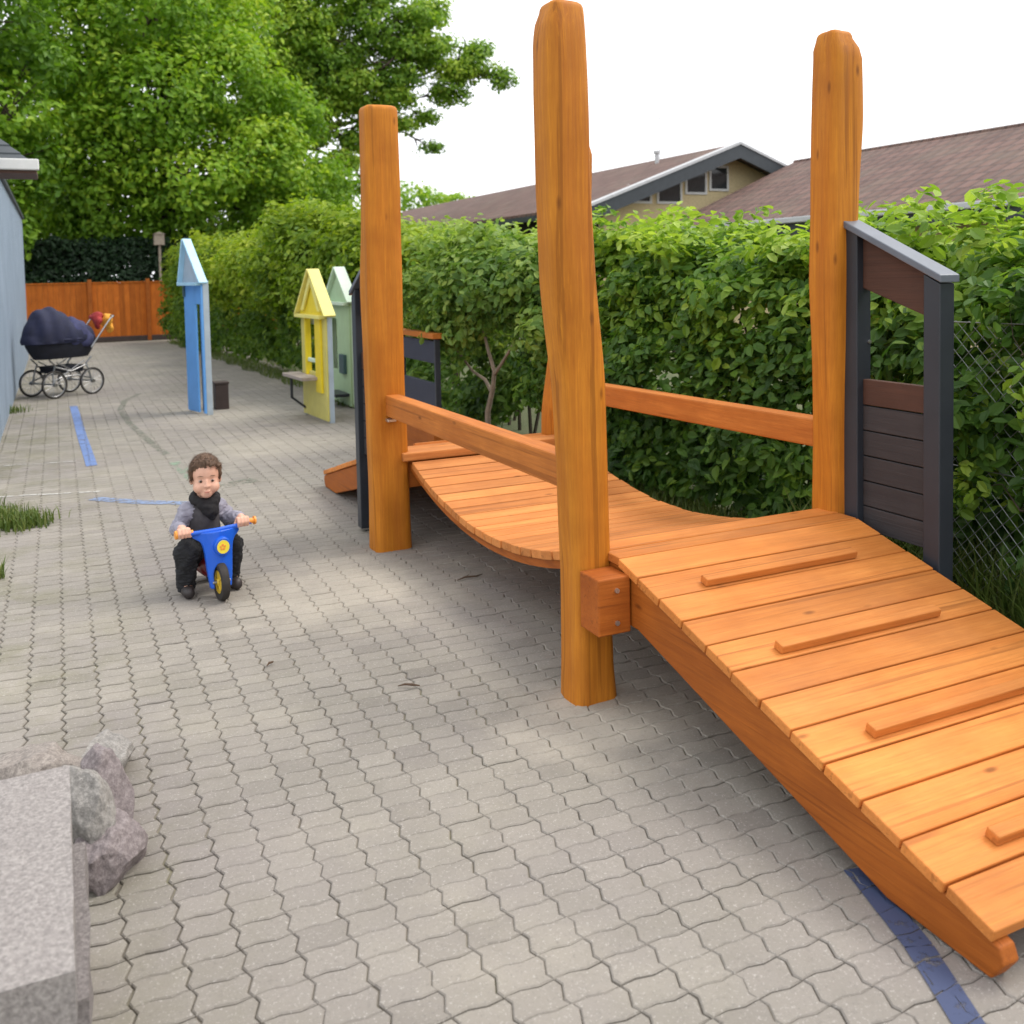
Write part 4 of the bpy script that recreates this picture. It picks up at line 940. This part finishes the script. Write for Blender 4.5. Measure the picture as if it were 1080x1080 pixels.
# ------------------------------------------------------------------ toddler on the toy motorbike
BX, BY, BRZ = .605, 4.76, radians(9)
pe = thing('person', 'toddler in grey sleeves, black scarf and dark trousers sitting on the blue toy bike', 'person', (BX, BY, 0), BRZ)
HC = Vector((.0, -.012, .560)); HT = Matrix.Rotation(radians(-13), 3, 'Z') @ Matrix.Rotation(radians(4), 3, 'X')
def hturn(p): return HC + HT @ (Vector(p) - HC)
def turned(mb): mb.v = [hturn(p) for p in mb.v]; return mb
def body():
    b = MB()
    # head: cranium, face, jaw, cheeks, nose, ears, neck
    b.ell(HC + Vector((0, .012, .018)), (.071, .082, .078), 24, 16); b.ell(HC + Vector((0, -.016, -.028)), (.064, .060, .064), 24, 16)
    b.ell(HC + Vector((0, -.045, -.066)), (.032, .030, .026))
    for s in (-1, 1):
        b.ell(HC + Vector((s * .036, -.042, -.040)), (.030, .027, .028)); b.ell(HC + Vector((s * .070, .012, -.014)), (.010, .017, .024))
    b.capsule(HC + Vector((0, -.072, -.004)), .006, HC + Vector((0, -.082, -.027)), .009)
    for s in (-1, 1): b.ell(HC + Vector((s * .009, -.079, -.028)), (.007, .008, .006))
    b.capsule(HC + Vector((-.012, -.074, -.052)), .005, HC + Vector((.012, -.074, -.052)), .005); b.capsule(HC + Vector((-.010, -.071, -.061)), .006, HC + Vector((.010, -.071, -.061)), .006)
    b.v = [hturn(p) for p in b.v]
    b.capsule((0, .04, .42), .036, (0, .015, .52), .036)
    # torso, arms, legs
    b.chain([(0, .08, .20), (0, .065, .29), (0, .05, .37), (0, .045, .415)], [.075, .07, .068, .045]); b.capsule((-.06, .05, .39), .045, (.06, .05, .39), .045)
    for s in (-1, 1):
        W = WR[s]; E = EL[s]; b.chain([(s * .088, .05, .395), E, W], [.036, .028, .021])
        b.chain([(s * .045, .08, .20), KN[s], AN[s]], [.052, .042, .028]); b.capsule(AN[s], .028, TO[s], .022)
        # hand: palm on the grip, four fingers curling over it, thumb from the side below
        g = GR[s]; W_ = Vector(W); G = Vector(g)
        b.chain([W, (G + W_) / 2 + Vector((0, 0, .010)), G + Vector((0, .004, .016))], [.018, .021, .019])
        for k, (ox, ln) in enumerate(((-.024, .9), (-.008, 1.0), (.008, .96), (.023, .8))):
            pts = [G + Vector((ox, .006, .019)), G + Vector((ox * 1.05, -.014 * ln, .020)), G + Vector((ox * 1.08, -.024 * ln, .004)), G + Vector((ox * 1.05, -.016 * ln, -.012)), G + Vector((ox, -.002, -.016))]
            b.chain(pts, [.0085, .0085, .008, .0075, .0065])
        b.chain([W_ + Vector((-s * .016, -.012, .0)), G + Vector((-s * .034, .008, -.004)), G + Vector((-s * .030, -.010, -.014))], [.010, .0085, .0075])
    return b
GR = {-1: (-.150, -.112, .327), 1: (.150, -.112, .337)}
WR = {-1: (-.150, -.070, .342), 1: (.152, -.070, .352)}
EL = {-1: (-.134, .058, .312), 1: (.138, .056, .322)}
KN = {-1: (-.122, -.045, .225), 1: (.114, -.040, .215)}
AN = {-1: (-.112, .012, .058), 1: (.118, .012, .058)}
TO = {-1: (-.120, -.055, .028), 1: (.128, -.055, .028)}
EYES = [hturn(HC + Vector((s * .029, -.066, -.006))) for s in (-1, 1)]
def sockets(p, n):
    for e in EYES: p = p - n * .0075 * math.exp(-((p - e).length / .0135) ** 2)
    return p
BODY = remeshed(body(), 'body', M['skin'], pe, .0030, 3, sockets)
def hair_disp(p, n): return p + n * (mnoise.noise(p * 60) * .004 + mnoise.noise(Vector((p.x * 160, p.y * 160, p.z * 40))) * .0025)
hb_ = MB()
hb_.ell(HC + Vector((0, .026, .031)), (.077, .079, .074), 28, 18); hb_.ell(HC + Vector((0, .045, -.01)), (.066, .055, .062), 24, 14)
for k in range(11):      # fringe combed to one side
    a = -.062 + k * .0124; hb_.capsule(HC + Vector((a * .9, -.040 + abs(a) * .35, .082 - abs(a) * .3)), .014, HC + Vector((a * 1.02 + .012, -.064 + abs(a) * .42, .058 + (.009 if a > -.01 else -.004) - abs(a) * .22 + .006 * (k % 3))), .006)
for s in (-1, 1): hb_.chain([HC + Vector((s * .066, -.012, .045)), HC + Vector((s * .072, -.018, .012)), HC + Vector((s * .070, -.014, -.010))], [.014, .010, .006])
HAIR = remeshed(turned(hb_), 'hair', M['hair'], pe, .0034, 2, hair_disp)
def hair_strands():
    rng = np.random.default_rng(77); me = HAIR.data; nv = len(me.vertices); co = np.zeros(nv * 3); no = np.zeros(nv * 3)
    me.vertices.foreach_get('co', co); me.vertices.foreach_get('normal', no); co = co.reshape(-1, 3); no = no.reshape(-1, 3)
    sel = rng.integers(0, nv, 4200); sel = sel[~((co[sel, 1] < -.035) & (co[sel, 2] < HC.z + .062))]; p = co[sel]; n = no[sel]; hc = np.array(hturn(HC + Vector((.012, .035, .10))))
    d = p - hc; d -= n * (d * n).sum(1)[:, None]; d /= np.linalg.norm(d, axis=1)[:, None] + 1e-6; d += rng.normal(0, .28, d.shape); L = rng.uniform(.012, .026, (len(p), 1)); w = .0006
    sd = np.cross(d, n); sd /= np.linalg.norm(sd, axis=1)[:, None] + 1e-6
    a = p - n * .001; m_ = p + d * L * .5 + n * .0035; e = p + d * L + n * .0015
    V = np.stack([a - sd * w, a + sd * w, m_ + sd * w, m_ - sd * w, e], 1).reshape(-1, 3); i = np.arange(len(p))[:, None] * 5
    F = np.concatenate([i + np.array([[0, 1, 2]]), i + np.array([[0, 2, 3]]), i + np.array([[3, 2, 4]])])
    o = np_mesh('hair_strands', V, F, M['hair'], None); o.parent = HAIR
hair_strands()
for s in (-1, 1):
    e = turned(MB().ell(HC + Vector((s * .029, -.0585, -.0060)), (.0105, .0080, .0070), 14, 10)).build('eye', M['eyewhite'], pe, smooth=True)
    turned(MB().ell(HC + Vector((s * .029 + .001, -.0646, -.0064)), (.0062, .0030, .0062), 12, 8)).build('iris', M['iris'], e, smooth=True)
    turned(MB().tube([HC + Vector((s * .017, -.0755, .0195)), HC + Vector((s * .030, -.0705, .0205)), HC + Vector((s * .043, -.061, .0165))], [.001, .0016, .001], 6)).build('eyebrow', M['hair'], pe)
turned(MB().ell(HC + Vector((0, -.0765, -.0565)), (.012, .0040, .0036), 14, 8)).build('lips', M['lip'], pe, smooth=True)
sw = MB()
sw.chain([(0, .078, .22), (0, .062, .30), (0, .05, .37)], [.086, .082, .076]); sw.capsule((-.062, .05, .388), .051, (.062, .05, .388), .051)
for s in (-1, 1): sw.chain([(s * .086, .05, .393), EL[s], Vector(WR[s]) + Vector((0, .014, -.002))], [.042, .038, .029])
def cloth(amp, f): return lambda p, n: p + n * mnoise.noise(p * f) * amp
remeshed(sw, 'sweater', M['sleeve'], pe, .004, 3, lambda p, n: p + n * (mnoise.noise(p * 24) * .007 + (abs(mnoise.noise(Vector((p.x * 30, p.y * 30, p.z * 75)))) - .2) * .009))
ve = MB(); ve.chain([(0, .066, .215), (0, .048, .30), (0, .036, .37)], [.088, .084, .076]); ve.capsule((-.035, .036, .385), .05, (.035, .036, .385), .05)
remeshed(ve, 'vest', M['vest'], pe, .005, 3, cloth(.004, 24))
sc = MB()
for k in range(20):
    a0, a1 = 2 * pi * k / 20, 2 * pi * (k + 1) / 20
    f = lambda a: Vector((.056 * cos(a), .014 + .056 * sin(a), .468 - .016 * (-sin(a) + 1) * .9))
    sc.capsule(f(a0), .023, f(a1), .023)
sc.chain([(-.03, -.032, .432), (0.005, -.042, .405), (.02, -.036, .375)], [.028, .036, .024]); sc.capsule((.03, -.03, .43), .028, (.028, -.038, .392), .026)
remeshed(sc, 'scarf', M['black'], pe, .0045, 2, cloth(.005, 55))
tr = MB()
tr.capsule((-.03, .085, .19), .088, (.03, .085, .19), .088)
for s in (-1, 1): tr.chain([(s * .05, .08, .195), KN[s], Vector(AN[s]) + Vector((0, .002, -.004))], [.068, .060, .047])
remeshed(tr, 'trousers', M['trouser'], pe, .004, 3, lambda p, n: p + n * (mnoise.noise(p * 24) * .009 + (abs(mnoise.noise(Vector((p.x * 30, p.y * 30, p.z * 70)))) - .2) * .010))
for s in (-1, 1):
    sh = MB(); a, t_ = Vector(AN[s]), Vector(TO[s]); sh.chain([a + Vector((0, .018, -.022)), (a + t_) / 2 + Vector((0, 0, -.012)), t_ + Vector((0, -.004, .002))], [.034, .032, .029]); sh.capsule(a + Vector((0, .006, .0)), .032, a + Vector((0, .010, -.02)), .034)
    remeshed(sh, 'shoe', M['shoe'], pe, .004, 3, lambda p, n: Vector((p.x, p.y, max(p.z, .001))))
    
bk = thing('toy_bike', 'blue plastic toy motorbike with yellow headlight, orange grips and yellow wheel hub', 'toy bike', (BX + .012, BY, 0), BRZ)
def fairing():
    mb = MB()
    zs = np.array([.062, .10, .14, .18, .22, .255, .28, .293, .300, .32]); wo = np.array([.052, .058, .063, .066, .069, .075, .086, .110, .120, .118])
    def yy(x, z): return -.152 + (x / .118) ** 2 * .045 - (.32 - z) * .10
    def ring(z, xa, xb, n=9):
        f = [(x, yy(x, z), z) for x in np.linspace(xa, xb, n)]; return f + [(x, y + .030, z) for x, y, z in f[::-1]]
    mb.loft([ring(z, -np.interp(z, zs, wo), np.interp(z, zs, wo)) for z in np.linspace(.168, .322, 22)])
    for s_ in (-1, 1):
        R_ = []
        for z in np.linspace(.060, .176, 16):
            arch = .036 * sqrt(max(0, 1 - ((z - .125) / .046) ** 2)) if z > .125 else .036
            o_ = np.interp(z, zs, wo); a_ = max(arch, .0); a_ = min(a_ if z < .170 else 0, o_ - .012)
            R_.append(ring(z, *sorted((s_ * a_, s_ * o_)), 7))
        mb.loft(R_)
    return mb
FA = remeshed(fairing(), 'fairing', M['bikeblue'], bk, .0035, 3)
def ydisc(c, r0, r1, y0, y1, n=28):
    mb = MB(); mb.tube([(c[0], y0, c[1]), (c[0], y1, c[1])], [r0, r1], n); return mb
hl = ydisc((.012, .252), .046, .042, -.150, -.176).build('headlight_housing', M['bikeblue'], bk, bevel=.004, smooth=40)
ydisc((.012, .252), .031, .031, -.1762, -.181).build('headlight', M['lampyellow'], hl, smooth=40)
mk = MB()
for k in range(5):
    a = 2 * pi * k / 5 + .3; mk.ell((.012 - .003 + .010 * cos(a), -.1815, .252 + .010 * sin(a)), (.0065, .0015, .0065), 10, 6)
mk.build('emblem', M['orange'], hl)
MB().tube([(-.20, -.112, .327), (-.1, -.118, .322), (0, -.122, .322), (.1, -.118, .326), (.20, -.112, .337)], .0115, 12).build('handlebar', M['bikeblue'], bk, smooth=40)
for s, z in ((-1, .327), (1, .337)):
    g = MB(); g.tube([(s * .118, -.113, z), (s * .196, -.112, z)], .0135, 12); g.tube([(s * .196, -.112, z), (s * .206, -.112, z)], [.021, .019], 14); g.build('grip', M['orange'], bk, smooth=40)
def wheel(name, c, r, w, hubm, parent, steer=0):
    rings = []; n = 36
    prof = [(r * .62, -w * .40), (r * .8, -w * .5), (r * .95, -w * .42), (r, -w * .15), (r, w * .15), (r * .95, w * .42), (r * .8, w * .5), (r * .62, w * .40)]
    for k in range(n):
        a = 2 * pi * k / n; rings.append([(c[0] + u, c[1] + q * cos(a), c[2] + q * sin(a)) for q, u in prof])
    T_ = MB().loft(rings, caps=False, closed=True).build(name, M['rubber'], parent, smooth=40)
    h = MB(); h.tube([(c[0] - w * .36, c[1], c[2]), (c[0] + w * .36, c[1], c[2])], r * .63, 28)
    for sd in (-1, 1):
        h.tube([(c[0] + sd * w * .36, c[1], c[2]), (c[0] + sd * w * .55, c[1], c[2])], [r * .22, r * .16], 16)
        for k in range(5):
            a = 2 * pi * k / 5; h.obox((c[0] + sd * w * .36, c[1] + cos(a) * r * .2, c[2] + sin(a) * r * .2), (sd * w * .08, 0, 0), (0, cos(a) * r * .38, sin(a) * r * .38), (0, -sin(a) * r * .10, cos(a) * r * .10))
    h.build('hub', hubm, T_, bevel=.001); return T_
wheel('wheel', (.0, -.165, .088), .088, .044, M['hub'], bk)
wheel('wheel', (-.055, .20, .075), .075, .036, M['hub'], bk); wheel('wheel', (.055, .20, .075), .075, .036, M['hub'], bk)
st = MB()
st.chain([(0, -.10, .20), (0, -.04, .14), (0, .06, .125), (0, .17, .14), (0, .22, .145)], [.040, .046, .058, .058, .05]); st.capsule((0, .02, .12), .055, (0, .2, .12), .058)
remeshed(st, 'frame', M['bikered'], bk, .006, 3)
MB().tube([(-.075, .20, .075), (.075, .20, .075)], .008, 10).build('axle', M['chrome'], bk)
MB().tube([(-.045, -.165, .088), (.045, -.165, .088)], .008, 10).build('axle', M['chrome'], bk)

pe.scale = (.92, .95, 1.0); bk.scale = (.92, .95, 1.0)
# ------------------------------------------------------------------ pram
pr = thing('pram', 'navy blue pram with large spoked wheels parked by the grey building', 'pram', (.03, 14.0, 0), radians(33))
def hull(z0, z1, a0, b0, a1, b1, cx0=0, cx1=0, n=28, m=5, ex=3):
    mb = MB(); rings = []
    for i in range(m + 1):
        t = i / m; z = z0 + (z1 - z0) * t; a = a0 + (a1 - a0) * sin(t * pi / 2); b = b0 + (b1 - b0) * sin(t * pi / 2); cx = cx0 + (cx1 - cx0) * t; r = []
        for k in range(n):
            q = 2 * pi * k / n; m_ = (abs(cos(q)) ** ex + abs(sin(q)) ** ex) ** (-1 / ex); r.append((cx + a * cos(q) * m_, b * sin(q) * m_, z))
        rings.append(r)
    return mb.loft(rings)
hull(.50, .76, .36, .14, .47, .20).build('bassinet', M['navyblack'], pr, smooth=50)
def cd(amp, f): return lambda p, n: p + n * mnoise.noise(p * f) * amp
ho = MB(); ho.ell((-.17, 0, .78), (.33, .23, .39), 26, 16); ho.ell((.05, 0, .76), (.42, .225, .25), 24, 14); ho.ell((-.28, 0, .70), (.24, .21, .28), 22, 12)
ho = remeshed(ho, 'hood', M['navy'], pr, .02, 1, lambda p, n: Vector((p.x, p.y, max(p.z, .70))) + n * (.012 * sin(p.x * 34) * (1 if p.z > .72 else 0)))
co = MB(); co.ell((.18, 0, .74), (.31, .22, .19), 22, 12); co.ell((.16, 0, .86), (.20, .19, .16), 20, 12)
remeshed(co, 'apron', M['navylight'], pr, .02, 1, lambda p, n: Vector((p.x, p.y, max(p.z, .64))) + n * mnoise.noise(p * 9) * .03)
MB().tube([(.47 * cos(a), .215 * sin(a), .745) for a in np.linspace(0, 2 * pi, 30)[:-1]], .016, 8, closed=True).build('rim_piping', M['navy'], pr, smooth=40)
ch = MB()
for s in (-1, 1):
    y = s * .20
    ch.tube([(-.30, y, .50), (-.22, y, .42), (-.26, y, .30), (-.27, s * .235, .18)], .012, 8); ch.tube([(.30, y, .50), (.22, y, .42), (.26, y, .30), (.27, s * .235, .18)], .012, 8)
    ch.tube([(-.27, y, .22), (-.1, y, .27), (.1, y, .27), (.27, y, .22)], .011, 8); ch.tube([(-.22, y, .40), (0, y, .33), (.22, y, .40)], .010, 8); ch.tube([(-.2, y, .24), (.2, y, .46)], .008, 8); ch.tube([(.2, y, .24), (-.2, y, .46)], .008, 8)
for x in (-.27, .27): ch.tube([(x, -.24, .18), (x, .24, .18)], .010, 8)
ch.build('chassis', M['chrome'], pr, smooth=50)
bs = MB(); bs.tube([(-.24, -.17, .33), (.24, -.17, .33), (.24, .17, .33), (-.24, .17, .33)], .009, 6, closed=True); bs.hexa([(-.2, -.15, .31), (.2, -.15, .31), (.2, .15, .31), (-.2, .15, .31), (-.22, -.16, .40), (.22, -.16, .40), (.22, .16, .40), (-.22, .16, .40)]); bs.build('basket', M['navyblack'], pr)
hd = MB()
for s in (-1, 1): hd.tube([(.30, s * .21, .62), (.45, s * .21, .80), (.60, s * .21, .98), (.66, s * .205, 1.02)], .011, 8)
hd.tube([(.66, -.205, 1.02), (.67, 0, 1.025), (.66, .205, 1.02)], .015, 10); hd.build('handle', M['chrome'], pr, smooth=50)
def pram_wheel(x, y):
    c = Vector((x, y, .18)); r = .168; P_ = [c + Vector((r * cos(a), 0, r * sin(a))) for a in np.linspace(0, 2 * pi, 40)[:-1]]
    w = MB().tube(P_, .012, 8, closed=True).build('wheel', M['rubber'], pr, smooth=True)
    MB().tube([c + Vector(((r - .016) * cos(a), 0, (r - .016) * sin(a))) for a in np.linspace(0, 2 * pi, 40)[:-1]], .007, 6, closed=True).build('rim', M['chrome'], w, smooth=True)
    s = MB()
    for k in range(14): a = 2 * pi * k / 14; s.tube([c + Vector((.02 * cos(a + .3), .006 * (-1) ** k, .02 * sin(a + .3))), c + Vector(((r - .02) * cos(a), 0, (r - .02) * sin(a)))], .0025, 4)
    s.tube([c + Vector((0, -.03, 0)), c + Vector((0, .03, 0))], .024, 12); s.build('spokes', M['chrome'], w)
for x in (-.27, .27):
    for y in (-.245, .245): pram_wheel(x, y)
cl = thing('cloth', 'orange and red cloth hanging over the pram handle', 'cloth', (.03 + .62 * cos(radians(33)), 14.0 + .62 * sin(radians(33)), .80), radians(33))
q = MB(); q.ell((.03, -.06, .16), (.06, .10, .10), 16, 10); q.ell((.05, -.08, .08), (.045, .07, .09), 14, 8); remeshed(q, 'orange_fold', M['orangecloth'], cl, .015, 1, cd(.03, 14))
q = MB(); q.ell((-.06, .02, .22), (.09, .10, .06), 16, 10); q.ell((-.10, -.05, .13), (.05, .06, .08), 14, 8); remeshed(q, 'red_fold', M['redcloth'], cl, .015, 1, cd(.03, 14))

# things of one kind standing together
for o in list(bpy.data.objects):
    if o.parent is None and 'label' in o:
        for k, g in (('boulder', 'boulders piled behind the stone bench'), ('twig', 'twigs lying on the paving'), ('playhouse_front', 'wooden playhouse fronts along the path'),
                     ('broadleaf_tree', 'big trees beyond the board fence'), ('hedge', 'stretches of hedge along the right side of the path')):
            if o.name.split('.')[0] == k: o['group'] = g
